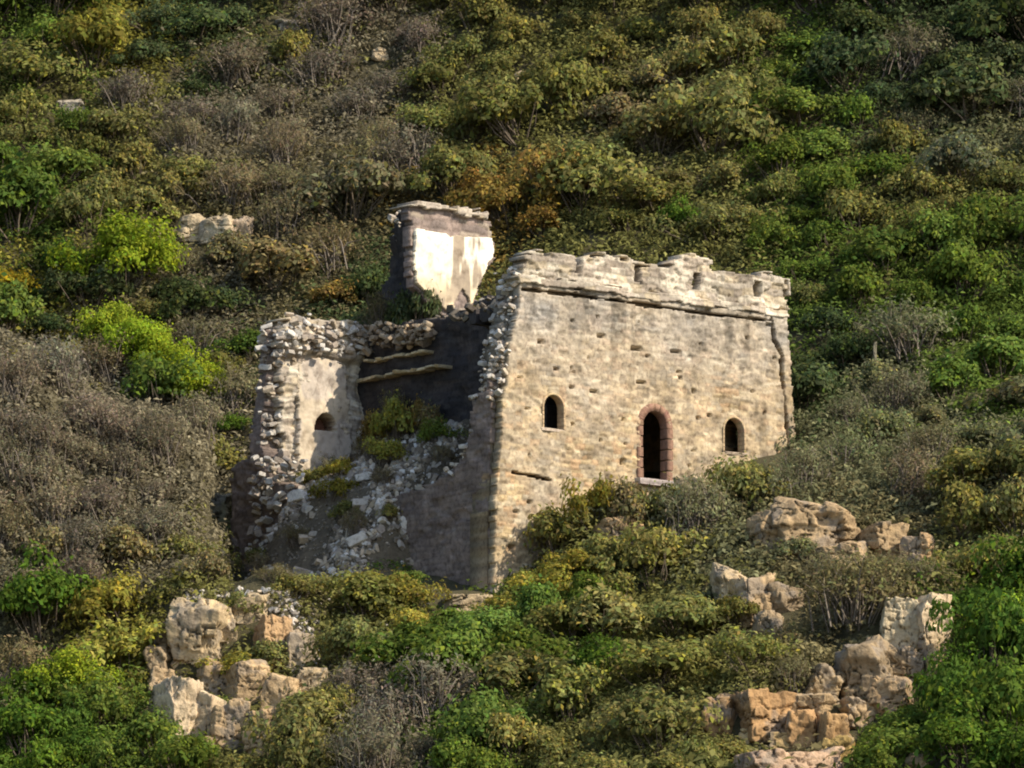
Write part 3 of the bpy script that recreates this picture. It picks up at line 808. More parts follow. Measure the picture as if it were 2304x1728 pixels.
for k, (x0, y0, x1, y1, c, blk, nm, lb) in enumerate(ROCKS):
    g = on_ground((x0 + x1) / 2, y1 - (y1 - y0) * 0.12)
    if g is None: continue
    sc_ = F / np.linalg.norm(g - CAM)
    wx, hz = (x1 - x0) / sc_ / 2, (y1 - y0) / sc_ / 2
    n = 40 if (x1 - x0) > 70 else 24
    vv, f = rockv(n, 500 + k * 3, 22, blk, 0.02)
    ext = (vv.max(0) - vv.min(0)) / 2; mid = (vv.max(0) + vv.min(0)) / 2
    vv = (vv - mid) / ext
    yaw = R(20) * math.sin(k * 2.1)
    vv = vv * np.array([wx * 1.1, max(wx, hz) * 1.1, hz * 1.3])
    dd_ = vv / np.linalg.norm(vv, axis=1, keepdims=True)
    bed = (vv[:, 2] + 0.25 * vv[:, 0] * math.sin(k) + 0.05 * fbm(vv[:, 0] * 1.5, vv[:, 1] * 1.5, 0, 33 + k, 2)) / max(hz * 0.42, 0.16)
    bk = np.floor(bed)
    col_ = np.floor((vv[:, 0] + 0.08 * vn(vv[:, 2] * 2, bk, 0, k)) / max(wx * 0.6, 0.3) + 10 * h01(bk, bk * 0, 0, 3 + k))
    vv = vv + dd_ * (min(wx, hz) * (0.34 * (h01(bk, col_, 0, 9 + k) - 0.5)) + 0.025 * fbm(vv[:, 0] * 5, vv[:, 1] * 5, vv[:, 2] * 5, 25 + k, 3))[:, None]
    # bedding cracks cut into the face
    cr_ = 1.7 * np.abs(fbm(vv[:, 0] * 1.4 + k, vv[:, 1] * 1.4, vv[:, 2] * 1.9, 40 + k, 2))
    cr_ = np.minimum(cr_, np.abs(fbm(vv[:, 0] * 0.8, vv[:, 1] * 0.8 + k, vv[:, 2] * 2.6, 140 + k, 3)) + 0.01)
    vv = vv * (1 - 0.17 * smooth(0.06, 0.0, cr_))[:, None]
    t = fbm(vv[:, 0] * 1.1, vv[:, 1] * 1.1, vv[:, 2] * 1.6, 60 + k, 4)[:, None]
    cols = np.array(c) * np.array([0.90, 0.86, 0.76]) * (1 + 0.28 * t)
    lich = smooth(0.1, 0.6, fbm(vv[:, 0] * 2, vv[:, 1] * 2, vv[:, 2] * 2, 70 + k, 3))[:, None] * 0.6
    cols = cols * (1 - lich) + np.array([0.23, 0.20, 0.165]) * lich
    cols = cols * (1 - 0.75 * smooth(0.06, 0.0, cr_))[:, None]
    o = link(nm, np_mesh(nm, vv, f, cols, M_ROCK))
    o.location = g + np.array([0, wx * 0.45, hz * 0.62])
    o.rotation_euler = (0, 0, yaw)
    tag(o, lb, 'rock')
    rock_rects.append((x0, y0, x1, y1, np.linalg.norm(g - CAM)))

# white gravel scree on the outcrop below the tower
rng = np.random.default_rng(12)
acc = Acc(); pts = []
for (x0, y0, x1, y1, n) in ((650, 1370, 720, 1510, 170), (410, 1335, 660, 1385, 130), (660, 1340, 960, 1420, 90), (560, 1360, 640, 1400, 40)):
    for _ in range(n):
        g = on_ground(rng.uniform(x0, x1), rng.uniform(y0, y1))
        pts.append(g + np.array([0, 0, 0.15]))
strew(acc, pts, rng, 0.05, 0.16, np.concatenate([PALB, PALB * 1.15]), 0.7)
tag(link('scree', acc.mesh('scree', M_STONE)), 'white gravel and small broken stone on the outcrop below the tower', 'scree', kind='stuff')

# ------------------------------------------------------------------ shrubs
KIND = {  # colour, object name, words
 'd': ((0.214, 0.184, 0.116), 'dry_bush', 'grey-brown leafless bush'),
 'b': ((0.200, 0.170, 0.082), 'dry_bush', 'brown half-bare bush'),
 'o': ((0.205, 0.195, 0.062), 'bush', 'olive leafy bush'),
 'y': ((0.255, 0.230, 0.046), 'bush', 'yellowish olive bush'),
 'g': ((0.125, 0.172, 0.034), 'bush', 'green leafy bush'),
 'k': ((0.082, 0.105, 0.042), 'bush', 'dark green bush'),
 'G': ((0.092, 0.150, 0.024), 'bush', 'bright green bush'),
 'Y': ((0.255, 0.320, 0.030), 'bush', 'bright yellow-green bush'),
 'r': ((0.245, 0.165, 0.045), 'bush', 'rust-orange bush'),
 'A': ((0.33, 0.26, 0.028), 'bush', 'golden yellow bush'),
 's': ((0.178, 0.176, 0.088), 'bush', 'grey-green bush'),
}
KINDS = ['d', 'b', 'o', 'y', 'g', 'k', 'G', 'Y', 'r', 's']
GRID = [[4, 3, 5, 2, 0, 2, 2, 2, 2, 4, 5, 5],
        [2, 2, 0, 0, 0, 2, 2, 1, 2, 4, 5, 9],
        [4, 2, 1, 1, 1, 8, 2, 2, 2, 4, 2, 2],
        [3, 1, 0, 1, 5, 2, 2, 2, 2, 4, 4, 4],
        [0, 0, 0, 5, 2, 2, 2, 2, 5, 5, 9, 4],
        [0, 0, 0, 2, 2, 2, 2, 9, 9, 9, 9, 9],
        [1, 1, 2, 1, 3, 3, 2, 2, 9, 1, 1, 2],
        [1, 3, 2, 2, 2, 4, 4, 2, 2, 1, 1, 6],
        [6, 4, 2, 2, 0, 4, 2, 2, 2, 1, 4, 6]]

def leaves(C, Nn, L, rng, wr=0.55):
    """diamond leaf sprays at C, facing roughly along Nn"""
    n = len(C)
    Nn = Nn / (np.linalg.norm(Nn, axis=1, keepdims=True) + 1e-9)
    N_ = Nn + rng.normal(size=(n, 3)) * 0.38
    N_ /= np.linalg.norm(N_, axis=1, keepdims=True) + 1e-9
    t = np.cross(N_, rng.normal(size=(n, 3))); t /= np.linalg.norm(t, axis=1, keepdims=True) + 1e-9
    b_ = np.cross(N_, t)
    L = L[:, None]
    w = L * wr * rng.uniform(0.7, 1.2, (n, 1))
    v = np.stack([C - t * L, C + b_ * w + N_ * L * 0.15, C + t * L - N_ * L * 0.3, C - b_ * w + N_ * L * 0.15], 1)
    f = np.arange(n * 4).reshape(n, 4)
    return v.reshape(-1, 3), f

def sphere_dirs(n, rng):
    d = rng.normal(size=(n, 3))
    return d / np.linalg.norm(d, axis=1, keepdims=True)

def strips(P0, P1, P2, w, rng):
    """thin curved twigs through three points, three-sided"""
    n = len(P0)
    ax = P2 - P0; ax /= np.linalg.norm(ax, axis=1, keepdims=True) + 1e-9
    s = np.cross(ax, rng.normal(size=(n, 3))); s /= np.linalg.norm(s, axis=1, keepdims=True) + 1e-9
    s2 = np.cross(ax, s)
    vs = []
    for P_, ww in ((P0, 1.0), (P1, 0.7), (P2, 0.25)):
        for a in (0, 2.094, 4.189):
            vs.append(P_ + (s * math.cos(a) + s2 * math.sin(a)) * (w * ww)[:, None])
    v = np.stack(vs, 1)
    f = []
    for r in (0, 3):
        for k in range(3):
            f.append([r + k, r + (k + 1) % 3, r + 3 + (k + 1) % 3, r + 3 + k])
    f = (np.arange(n)[:, None, None] * 9 + np.array(f)[None]).reshape(-1, 4)
    return v.reshape(-1, 3), f

def leafy(seed, nblob, nleaf, L, spread=0.75, tall=1.0):
    rng = np.random.default_rng(seed)
    B = rng.normal(size=(nblob, 3)) * np.array([spread, spread, 0.32]) * 0.62
    B[:, :2] *= rng.uniform(0.75, 1.3, 2)
    B[:, 2] = np.abs(B[:, 2]) * rng.uniform(0.9, 1.6) + 0.28 + 0.38 * np.exp(-(B[:, 0] ** 2 + B[:, 1] ** 2) * 2)
    B[:, 2] *= tall
    Rb = rng.uniform(0.2, 0.42, nblob)
    k = rng.integers(nblob, size=nleaf)
    d = sphere_dirs(nleaf, rng)
    d[:, 2] = np.where(d[:, 2] < -0.3, -d[:, 2], d[:, 2])
    rad = Rb[k] * (1 + 0.12 * rng.normal(size=nleaf)) * np.where(rng.uniform(size=nleaf) < 0.16, rng.uniform(1.1, 1.6, nleaf), 1)
    C = B[k] + d * rad[:, None]
    nn = d * 0.8 + (C - np.array([0, 0, 0.35])) * 0.3 + np.array([0, 0, 0.15])
    v, f = leaves(C, nn, L * rng.uniform(0.6, 1.35, nleaf), rng)
    bl = rng.uniform(0.72, 1.28, nblob)[k]
    c = (bl * np.exp(rng.normal(size=nleaf) * 0.13))[:, None] * (1 + rng.normal(size=(nleaf, 3)) * np.array([0.1, 0.05, 0.08]))
    tip = rng.uniform(size=nleaf) < 0.12
    c[tip] *= np.array([1.55, 1.45, 0.9])
    c = np.repeat(np.clip(c, 0.2, 2.4), 4, 0)
    me = np_mesh('foliage', v, f, c, M_LEAF)
    # stems
    m_ = 26
    P0 = np.c_[rng.normal(size=(m_, 2)) * 0.08, np.full(m_, -0.25)]
    P2 = B[rng.integers(nblob, size=m_)] + rng.normal(size=(m_, 3)) * 0.08
    P1 = (P0 + P2) / 2 + rng.normal(size=(m_, 3)) * 0.06
    v, f = strips(P0, P1, P2, rng.uniform(0.012, 0.035, m_), rng)
    st = np_mesh('stem', v, f, np.tile((0.14, 0.11, 0.08), (len(v), 1)), M_TWIG)
    return me, st

def twiggy(seed, ntwig, nleaf, L):
    rng = np.random.default_rng(seed)
    base = np.c_[rng.normal(size=(ntwig, 2)) * 0.28, rng.uniform(0.0, 0.35, ntwig)]
    d = sphere_dirs(ntwig, rng); d[:, 2] = np.abs(d[:, 2]) + 0.35; d /= np.linalg.norm(d, axis=1, keepdims=True)
    ln = rng.uniform(0.5, 1.05, ntwig)
    tip = base + d * ln[:, None] * np.array([1, 1, 0.95]); mid = base + d * ln[:, None] * 0.55 + np.array([0, 0, 0.05]) + rng.normal(size=(ntwig, 3)) * 0.04
    # side twigs from the middle
    k = rng.integers(ntwig, size=ntwig * 3)
    s0 = mid[k] * 0.6 + tip[k] * 0.4 + rng.normal(size=(len(k), 3)) * 0.02
    sd = d[k] + rng.normal(size=(len(k), 3)) * 0.55; sd /= np.linalg.norm(sd, axis=1, keepdims=True)
    s2 = s0 + sd * rng.uniform(0.15, 0.42, len(k))[:, None]; s1 = (s0 + s2) / 2 + rng.normal(size=(len(k), 3)) * 0.02
    P0, P1, P2 = np.r_[s0], np.r_[s1], np.r_[s2]
    v1, f1 = strips(P0, P1, P2, rng.uniform(0.006, 0.013, len(P0)), rng)
    kk = rng.integers(len(k), size=nleaf)
    C = s2[kk] * 0.8 + s0[kk] * 0.2 + rng.normal(size=(nleaf, 3)) * 0.09
    v2, f2 = leaves(C, C - np.array([0, 0, 0.3]) + np.array([0, 0, 0.2]), L * rng.uniform(0.5, 1.3, nleaf), rng, 0.5)
    tone = np.exp(0.3 * vn(C[:, 0] * 3, C[:, 1] * 3, C[:, 2] * 3, seed))
    cl = np.repeat((tone * np.exp(rng.normal(size=nleaf) * 0.15))[:, None] * (1 + rng.normal(size=(nleaf, 3)) * 0.07), 4, 0)
    ct = np.repeat(np.exp(rng.normal(size=len(P0)) * 0.2)[:, None] * np.array([1.25, 1.22, 1.2]), 9, 0)
    me = np_mesh('foliage', np.r_[v1, v2], np.r_[f1, f2 + len(v1)], np.r_[ct, cl], M_LEAF)
    v, f = strips(base - np.array([0, 0, 0.3]), mid, tip, rng.uniform(0.01, 0.024, ntwig), rng)
    st = np_mesh('stem', v, f, np.tile((0.2, 0.165, 0.13), (len(v), 1)), M_TWIG)
    return me, st

LEAFY = [leafy(1000 + k, 18 + 2 * (k % 4), 2300, 0.070) for k in range(8)]
COMPACT = [leafy(1150 + k, 34, 7000, 0.046, 0.66, 1.0) for k in range(3)]
BROAD = [leafy(1100 + k, 20, 2600, 0.062, 0.8, 1.0) for k in range(4)]
TWIGGY = [twiggy(1200 + k, 90, 1500, 0.05) for k in range(7)]
LIB = {'d': TWIGGY, 'b': TWIGGY + LEAFY[:2], 'o': LEAFY, 'y': LEAFY, 'g': LEAFY, 'k': LEAFY, 'G': BROAD, 'Y': COMPACT, 'r': LEAFY, 'A': LEAFY, 's': TWIGGY[:4] + LEAFY[:4]}

rnd = random.Random(4)
SHRUBS = []
protos = {}
def put_bush(kind, pos, sx, sz, label=None, name=None, jitter=True, group=None, lib=None):
    col, nm, words = KIND[kind]
    if pos[1] > 14 and kind not in ('Y', 'r'): col = tuple(q * 0.92 for q in col)      # the upper slope carries darker scrub
    me, st = rnd.choice(lib or LIB[kind])
    root = bpy.data.objects.new(name or nm, None)
    COL.objects.link(root)
    root.location = pos
    root.rotation_euler = (rnd.uniform(-.15, .15), rnd.uniform(-.15, .15), rnd.uniform(0, 6.28))
    root.scale = (sx, sx * rnd.uniform(0.85, 1.15), sz)
    key = me.name
    if key in protos:
        a, b_ = protos[key]
        fo, so = a.copy(), b_.copy()
        COL.objects.link(fo); COL.objects.link(so)
        fo.parent = root; so.parent = root
    else:
        fo = link('foliage', me, root); so = link('stem', st, root)
        protos[key] = (fo, so)
    j = rnd.uniform(0.78, 1.2) if jitter else 1
    fo.color = (col[0] * j * rnd.uniform(0.92, 1.08), col[1] * j, col[2] * j * rnd.uniform(0.9, 1.15), 1)
    so.color = (1, 1, 1, 1)
    tag(root, label, 'bush', group)
    return root

TOWER_VIS = [(505, 1300), (515, 1030), (555, 1000), (560, 860), (590, 715), (800, 715), (880, 690), (840, 560), (860, 455), (930, 440), (1105, 470), (1125, 560), (1180, 560), (1510, 565), (1780, 610),
             (1800, 1030), (1700, 1035), (1640, 1050), (1520, 1090), (1440, 1085), (1340, 1060), (1235, 1050), (1235, 1120), (1200, 1210), (1120, 1300), (1000, 1310), (800, 1290)]
def kind_at(px, py):
    gx_ = min(11, max(0, int(px / 192 + rnd.gauss(0, 0.3)))); gy_ = min(8, max(0, int(py / 192 + rnd.gauss(0, 0.3))))
    return KINDS[GRID[gy_][gx_]]

def blocked(px, py, top):
    wd = (py - top) * 0.5 + 4
    ys = np.linspace(py, top, 5)
    if in_poly(np.full(5, px), ys, TOWER_VIS).any(): return True
    for yy in np.linspace(py, top, 5):
        for (x0, y0, x1, y1, _) in rock_rects:
            if x0 - wd < px < x1 + wd and y0 - 5 < yy < y1 - 0.45 * (y1 - y0): return True
    return False

# hand-placed bushes that stand out
SPECIAL = [  # px, py of the foot, radius m, height factor, kind, name, label
 (288, 665, 1.9, 1.1, 'Y', 'bush', 'big round bright yellow-green bush standing alone above the spur'),
 (150, 640, 1.0, 1.1, 'G', 'bush', 'green bush tucked beside the big round yellow-green bush'),
 (245, 790, 1.2, 1.25, 'Y', 'bush', 'yellow-green bush at the upper end of the bright row behind the spur'),
 (350, 850, 1.25, 1.2, 'Y', 'bush', 'yellow-green bush in the middle of the bright row behind the spur'),
 (450, 915, 1.1, 1.2, 'Y', 'bush', 'yellow-green bush at the lower end of the bright row behind the spur'),
 (300, 820, 1.2, 1.2, 'Y', 'bush', 'yellow-green bush second from the upper end of the bright row behind the spur'),
 (400, 885, 1.2, 1.2, 'Y', 'bush', 'yellow-green bush second from the lower end of the bright row behind the spur'),
 (520, 985, 0.7, 0.8, 'G', 'bush', 'small bright green bush touching the broken far end of the side wall'),
 (1150, 515, 1.35, 1.15, 'r', 'bush', 'rust-orange bush on the slope just above the rooftop wall'),
 (1230, 475, 1.5, 1.15, 'r', 'bush', 'tallest rust-orange bush uphill of the front parapet'),
 (1095, 455, 0.9, 1.0, 'r', 'bush', 'low rust-orange bush directly over the rooftop wall'),
 (1220, 545, 1.0, 0.9, 'r', 'bush', 'rust-orange bush half hidden behind the parapet corner'),
 (1530, 535, 0.8, 1.4, 'G', 'bush', 'narrow bright green bush behind the middle of the parapet'),
 (20, 700, 1.1, 1.1, 'A', 'bush', 'golden yellow bush at the outer edge above the spur'),
 (760, 705, 1.0, 0.8, 'r', 'bush', 'orange-brown bush behind the broken crest of the tower'),
 (2240, 1540, 1.45, 1.7, 'G', 'broadleaf_tree', 'bright green broadleaf tree at the edge of the rocks, uppermost of its clump'),
 (2140, 1655, 1.25, 1.5, 'G', 'broadleaf_tree', 'bright green broadleaf tree nearest the dark rock hollow'),
 (2270, 1690, 1.8, 1.4, 'G', 'broadleaf_tree', 'bright green broadleaf tree lowest on the slope beside the rocks'),
 (2170, 1735, 1.3, 1.1, 'G', 'bush', 'bright green bush at the foot of the bright green trees'),
 (2010, 1735, 1.1, 0.9, 'g', 'bush', 'green bush at the very bottom beside the small tan stone'),
 (2270, 1450, 1.2, 1.2, 'Y', 'bush', 'yellow-green bush over the bright green tree clump'),
 (1050, 1560, 1.5, 1.2, 'g', 'bush', 'large green bush below the near corner of the tower'),
 (1180, 1530, 1.4, 1.2, 'g', 'bush', 'large green bush on the slope under the pale wall foot'),
 (1080, 1690, 1.5, 1.2, 'g', 'bush', 'large dark green bush lowest in the green patch below the tower'),
 (1340, 1560, 1.2, 1.0, 'G', 'bush', 'fresh green bush on the outer side of the green patch below the tower'),
 (1290, 1460, 1.1, 1.0, 'o', 'bush', 'olive bush at the top of the green patch below the tower'),
 (80, 1640, 1.3, 1.1, 'G', 'bush', 'bright green bush low on the slope by the dark hollow of the outcrop'),
 (165, 1585, 1.15, 1.1, 'Y', 'bush', 'yellow-green bush beside the outcrop below the spur'),
 (60, 1720, 1.4, 1.1, 'G', 'bush', 'bright green bush at the very foot of the slope under the spur'),
 (190, 1725, 0.95, 1.0, 'G', 'bush', 'green bush in front of the dark hollow of the outcrop'),
 # along the foot of the front wall
 (1262, 1175, 0.95, 2.7, 's', 'bush', 'olive bush against the front wall under the small arched window'),
 (1345, 1195, 1.0, 1.75, 'y', 'bush', 'yellowish bush at the wall foot between window and doorway'),
 (1420, 1190, 1.0, 1.4, 'b', 'bush', 'brownish bush directly under the doorway threshold'),
 (1500, 1200, 1.0, 1.4, 'o', 'bush', 'olive bush just past the doorway at the wall foot'),
 (1590, 1185, 1.0, 1.6, 's', 'bush', 'grey-green bush at the wall foot between doorway and far window'),
 (1660, 1160, 1.0, 1.6, 'o', 'bush', 'olive bush under the far arched window'),
 (1740, 1130, 1.0, 1.4, 's', 'bush', 'grey-green bush at the cracked end of the front wall'),
 (1815, 1095, 1.0, 1.35, 's', 'bush', 'grey-green bush beyond the cracked end of the front wall'),
 (1190, 1340, 0.8, 0.65, 'y', 'bush', 'golden bush at the lowest pale foot of the front wall'),
 (1300, 1315, 1.0, 0.9, 'y', 'bush', 'golden olive bush downhill of the small arched window'),
 (1250, 1370, 1.1, 0.9, 'y', 'bush', 'yellow bush one step below the golden bushes of the wall foot'),
 (1140, 1390, 0.9, 0.6, 'y', 'bush', 'low yellow bush by the flat ledge stone at the near corner'),
 (820, 1345, 0.9, 0.6, 'y', 'bush', 'yellowish low bush under the rubble slope'),
 (910, 1330, 0.7, 0.7, 'g', 'bush', 'small green bush against the shaded side wall'),
 (720, 1345, 0.8, 0.6, 'o', 'bush', 'olive low bush under the far part of the rubble slope'),
 (540, 1400, 0.65, 1.1, 'o', 'bush', 'upright olive bush on top of the outcrop'),
 (600, 1520, 0.9, 0.8, 'o', 'bush', 'olive bush among the rocks of the outcrop'),
 (530, 1540, 0.9, 0.7, 'y', 'bush', 'yellowish bush spilling over the middle of the outcrop'),
]
sp_px = []
for (px, py, r, hz, k, nm, lb) in SPECIAL:
    g = on_ground(px, py)
    if g is None: continue
    big = nm == 'broadleaf_tree'
    if hz > 1.15: g = g - np.array([0, 0, 0.25 * r])
    o = put_bush(k, g, r, r * hz if hz > 0.8 else r * hz * 1.1, lb, nm, lib=(BROAD if big else None))
    if big: o['category'] = 'tree'
    sp_px.append((px, py - 35 * r, 50 * r))
# bushes rooted in the ruin itself
for (u, v, r, hz, k, lb) in [(2.9, 8.7, 0.75, 0.9, 'y', 'dry golden bush growing in the fallen passage against the dark core wall'),
                             (2.9, 9.8, 0.6, 0.9, 'r', 'rust-brown bush growing in the fallen passage below the plaster panel'),
                             (3.2, 7.5, 0.6, 0.8, 'b', 'brown bush in the deep shade of the fallen passage'),
                             (1.4, 7.6, 0.7, 0.55, 'y', 'yellowish bush on the rubble inside the breach'),
                             (0.6, 10.2, 0.55, 0.6, 'o', 'olive bush on the rubble under the broken far end'),
                             (2.6, 6.2, 0.5, 0.7, 'g', 'small green bush in the shadow behind the broken corner'),
                             (-1.1, 8.9, 0.6, 0.5, 'b', 'brown low bush on the steep outer rubble below the breach'),
                             (-0.6, 6.9, 0.5, 0.6, 'o', 'olive low bush on the steep outer rubble below the breach'),
                             (0.9, 9.0, 0.45, 0.7, 'y', 'yellow grass clump on the crest of the rubble'),
                             (2.2, 5.4, 0.5, 0.6, 'b', 'brown clump at the shaded inner end of the rubble'),
                             (3.3, 10.6, 0.5, 0.9, 'b', 'brown bush at the foot of the plaster panel'),
                             (-0.3, 5.1, 0.4, 0.6, 'o', 'small olive clump where the rubble meets the near wall stub'),
                             (3.4, 9.2, 0.6, 1.3, 'b', 'tall dry brown bush standing against the dark core wall'),
                             (3.3, 8.0, 0.5, 1.2, 'r', 'rust-coloured dry bush against the middle of the dark core wall'),
                             (1.9, 8.6, 0.5, 0.7, 'b', 'dry brown clump in the middle of the fallen passage'),
                             (1.6, 10.4, 0.5, 0.8, 'b', 'dry brown clump below the small niche'),
                             (-0.2, 8.2, 0.55, 0.7, 'y', 'yellow dry grass clump half way down the rubble'),
                             (-0.9, 6.0, 0.5, 0.8, 'b', 'dry brown clump low on the near part of the rubble'),
                             (-1.3, 10.9, 0.55, 0.7, 'o', 'olive clump low on the far part of the rubble'),
                             (0.3, 6.0, 0.45, 0.7, 'b', 'dry brown clump high on the near part of the rubble'),
                             (-1.6, 10.2, 0.5, 0.6, 'b', 'brown tuft on the outer rubble by the shaded shoulder of the side wall')]:
    put_bush(k, uvw(u, v, float(heap_w(u, v)) - 0.1), r, r * hz * 1.9, lb)

for (u, v, w, r, hz, k, lb) in [(4.6, 12.4, 9.3, 0.8, 1.3, 'k', 'dark green bush on the tower roof beside the shaded end of the rooftop wall'),
                                (4.4, 10.4, 9.25, 0.6, 2.5, 'k', 'small dark bush on the roof against the dark return of the rooftop wall'),
                                (4.5, 9.6, 9.25, 0.7, 2.6, 'k', 'dark bush squeezed between the rooftop plaster wall and the broken roof edge'),
                                (4.4, 11.3, 9.25, 0.65, 2.4, 'b', 'brown bush on the roof edge uphill of the broken crest'),
                                (4.35, 8.5, 9.35, 0.4, 0.9, 'o', 'small olive bush at the tapering foot of the rooftop plaster'),
                                (6.2, 8.3, 9.35, 0.45, 0.9, 'g', 'small green bush at the parapet side of the rooftop plaster foot'),
                                (3.1, 0.35, 10.35, 0.22, 1.0, 'b', 'dry grass tuft on the parapet near the broken corner'),
                                (8.3, 0.35, 10.3, 0.25, 1.0, 'o', 'olive tuft growing on the raised middle of the parapet'),
                                (10.3, 0.35, 10.0, 0.22, 1.4, 'd', 'grey dry tuft on the parapet by its far end'),
                                (4.3, 5.4, 9.4, 0.5, 0.8, 'g', 'small green bush on the roof in the gap before the parapet'),
                                (4.5, 7.2, 9.4, 0.4, 0.7, 'b', 'brown bush on the roof just under the bright rooftop plaster')]:
    put_bush(k, uvw(u, v, w), r, r * hz, lb)
for (px, py, r, hz, k, lb) in [(700, 1300, 0.8, 0.8, 'b', 'brown bush hiding the outer foot of the rubble'), (800, 1290, 0.75, 0.8, 'o', 'olive bush in the middle of the rubble foot'),
                               (880, 1300, 0.7, 0.8, 'g', 'green bush at the near end of the rubble foot'), (620, 1310, 0.7, 0.7, 'b', 'brown bush at the shaded shoulder end of the rubble foot')]:
    put_bush(k, on_ground(px, py), r, r * hz, lb)

# the rest of the hillside, bush by bush
def area(px, py):
    r = 'atop the hillside' if py < 200 else 'high upslope' if py < 420 else ('at roof level' if (px < 820 or px > 1790) else 'behind the roof') if py < 700 else \
        'at window level' if py < 1000 else 'at wall-foot level' if py < 1300 else 'just below the tower' if py < 1520 else 'on the lowest slope'
    if py < 1000:
        c = 'toward the spur' if px < 300 else 'by the pale ledge rocks' if px < 620 else 'over the fallen side' if px < 900 else 'over the rooftop wall' if px < 1150 else \
            'over the near window' if px < 1350 else 'over the doorway' if px < 1570 else 'over the far window' if px < 1790 else 'past the cracked wall end' if px < 2050 else 'far from the tower'
    else:
        c = 'on the outer spur' if px < 250 else 'by the outcrop' if px < 620 else 'under the rubble' if px < 950 else 'under the near corner' if px < 1250 else 'under the doorway' if px < 1580 else \
            'between doorway and boulders' if px < 1760 else 'among the boulders' if px < 2050 else 'past the boulders'
    return r + ' ' + c
on_spur = lambda x_, y_: (x_ < -8.6) & (y_ > 0) & (y_ < 9.6)
pend = []
acp = []
for _ in range(9000):
    x, y = rnd.uniform(-35, 2340), rnd.uniform(5, 1785)
    r = rnd.choice((rnd.uniform(0.7, 1.2), rnd.uniform(1.0, 1.5), rnd.uniform(1.4, 1.9)))
    if any(((x - a) / (62 * (r + c) / 2 * 1.25)) ** 2 + ((y - b_) / (50 * (r + c) / 2 * 1.25)) ** 2 < 1 for a, b_, c in acp): continue
    if blocked(x, y, y - 66 * r): continue
    if any((x - a) ** 2 + ((y - 30) - b_) ** 2 < (c * (1.15 if c > 62 else 1.0)) ** 2 for a, b_, c in sp_px): continue
    g = on_ground(x, y)
    if g is None: continue
    u, v = g @ UD, g @ VD
    if -1.2 < u < 12 and -0.4 < v < 14.5: continue
    k = kind_at(x, y)
    if on_spur(g[0], g[1]):
        r = min(r, 1.15)
        if rnd.random() < (0.85 if y < 1080 else 0.45): k = 'd'
    elif x < 560 and 640 < y < 980: k = rnd.choice(['k', 'g', 'o', 'b', 'k'])
    acp.append((x, y, r))
    pend.append((x, y, g, r, k))
groups = {}
for it in pend:
    x, y, g, r, k = it
    if not (-40 < x < 2344 and 0 < y < 1790): continue
    groups.setdefault((k, area(x, y)), []).append(it)
NUM = ['lowest', 'second', 'third', 'fourth', 'fifth', 'sixth', 'seventh', 'eighth', 'ninth', 'tenth', 'eleventh', 'twelfth']
CNT = ['', 'one', 'two', 'three', 'four', 'five', 'six', 'seven', 'eight', 'nine', 'ten', 'eleven', 'twelve']
nb = 0
for (k, ar), its in sorted(groups.items(), key=lambda t: t[0]):
    its.sort(key=lambda t: t[2][2])
    for j, (x, y, g, r, _) in enumerate(its):
        lb = f"{KIND[k][2]} {ar}"
        if len(its) > 1:
            lb += f", {NUM[j]} of {CNT[len(its)]} uphill"
        tall = rnd.uniform(0.85, 1.4) * (0.85 if r > 1.4 else 1)
        put_bush(k, g - np.array([0, 0, 0.08]), r, r * tall, lb, group='bushes covering the hillside')
        nb += 1
print('BUSHES', nb)

# pale dead stump on the far slope
g = on_ground(1968, 880)
acc = Acc()
rng = np.random.default_rng(3)
v, f = rockv(10, 801, 5, 0.2, 0.1)
acc.add(v * np.array([0.07, 0.07, 0.5]) + np.array([0, 0, 0.35]), f, (0.17, 0.155, 0.11))
o = tag(link('dead_stump', acc.mesh('dead_stump', M_ROCK)), 'thin grey-brown dead stump standing upright in green bushes past the tower', 'stump'); o.location = g + np.array([0, -0.6, 0.9])

# ------------------------------------------------------------------ undergrowth between the bushes: one uncountable mass
rng = np.random.default_rng(99)
NC = 34000
cx = rng.uniform(-21, 21, NC); cy = rng.uniform(-19, 44, NC)
NO = 15000                                     # the same scrub carries on past the edges of the picture
ox = rng.uniform(-48, 48, NO); oy = rng.uniform(-40, 75, NO)
far_ = (np.abs(ox) > 21) | (oy < -19) | (oy > 44)
sx_ = rng.uniform(-10.2, -8.7, 420); sy_ = rng.uniform(0.5, 9.5, 420)
big_ = np.r_[np.ones(NC), np.full(far_.sum(), 2.0), np.ones(420)]
cx = np.r_[cx, ox[far_], sx_]; cy = np.r_[cy, oy[far_], sy_]
cz = ground(cx, cy)
P = np.c_[cx, cy, cz]
px, py_, dep = to_px(P)
u, v = P @ UD, P @ VD
keep = ~((u > -0.6) & (u < 11.8) & (v > -0.25) & (v < 14))
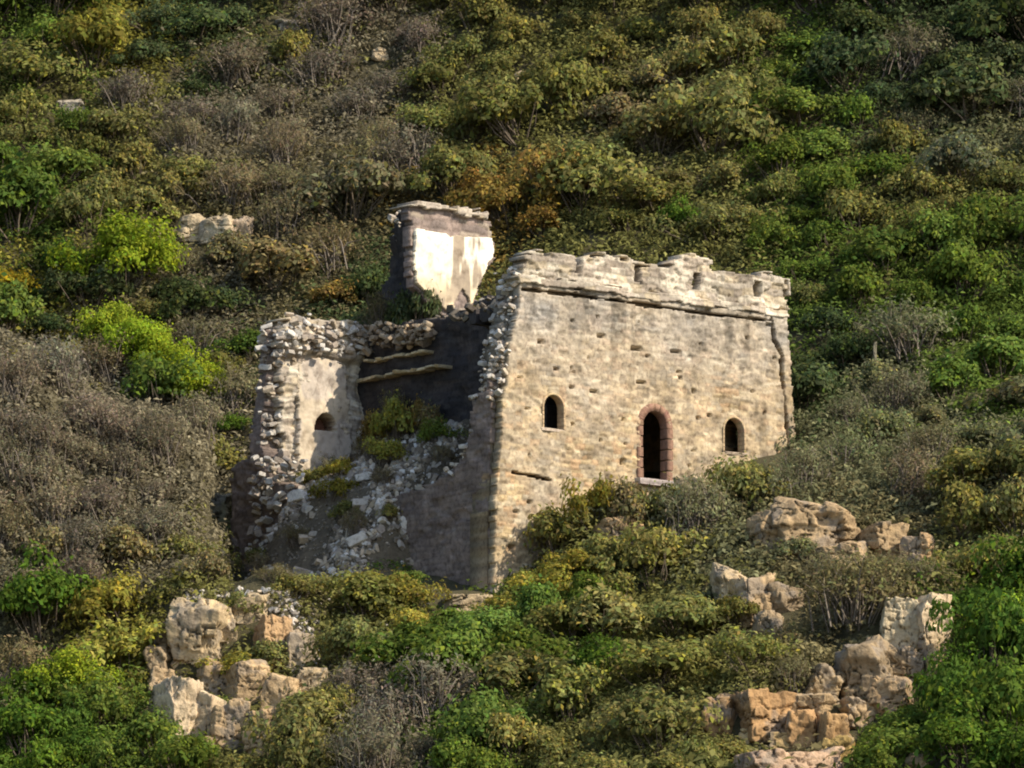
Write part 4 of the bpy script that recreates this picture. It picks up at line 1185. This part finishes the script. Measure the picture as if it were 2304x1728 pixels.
keep &= ~((u > -2.6) & (u <= -0.6) & (v > 3.6) & (v < 11.6))
front_ = (v < 0) | (u < 0)
hgt = 25
for dy in (0, hgt, 45):
    keep &= ~(in_poly(px, py_ - dy, TOWER_VIS) & front_)
    for (x0, y0, x1, y1, dd) in rock_rects:
        keep &= ~((px > x0 - 6) & (px < x1 + 6) & (py_ - dy > y0) & (py_ - dy < y1 - 0.3 * (y1 - y0)) & (dep < dd + 0.6))
big_ = big_[keep]; P = P[keep]; px = px[keep]; py_ = py_[keep]
base = {k: np.array(vv[0]) for k, vv in KIND.items()}
gi = np.clip((py_ / 192 + rng.normal(size=len(px)) * 0.3).astype(int), 0, 8); gj = np.clip((px / 192 + rng.normal(size=len(px)) * 0.3).astype(int), 0, 11)
kc = np.array([[base[KINDS[c]] for c in r_] for r_ in GRID])[gi, gj] * 1.0
spm = on_spur(P[:, 0], P[:, 1]) & (rng.uniform(size=len(P)) < 0.8)
kc[spm] = base['d']
kc[P[:, 1] > 14] *= 0.9
m_ = 26
K = len(P)
Rc = rng.uniform(0.22, 0.6, K) * big_
dirs = sphere_dirs(K * m_, rng).reshape(K, m_, 3); dirs[..., 2] = np.abs(dirs[..., 2])
C = P[:, None] + dirs * Rc[:, None, None] * np.array([1, 1, 1.15]) * (1 + 0.2 * rng.normal(size=(K, m_, 1)))
Cf = C.reshape(-1, 3); Df = dirs.reshape(-1, 3)
vv, ff = leaves(Cf, Df * 0.8 + np.array([0, 0, 0.2]), 0.095 * rng.uniform(0.5, 1.4, len(Cf)) * np.repeat(big_ ** 0.8, m_), rng, 0.5)
cc = np.repeat(kc * np.exp(rng.normal(size=(K, 1)) * 0.25), m_, 0) * np.exp(rng.normal(size=(K * m_, 1)) * 0.13)
o = link('undergrowth', np_mesh('undergrowth', vv, ff, np.repeat(np.clip(cc, 0, 0.6), 4, 0), M_LEAF))
o.color = (1, 1, 1, 1)
tag(o, 'low tangled scrub and dry grass covering the whole hillside', 'undergrowth', kind='stuff')
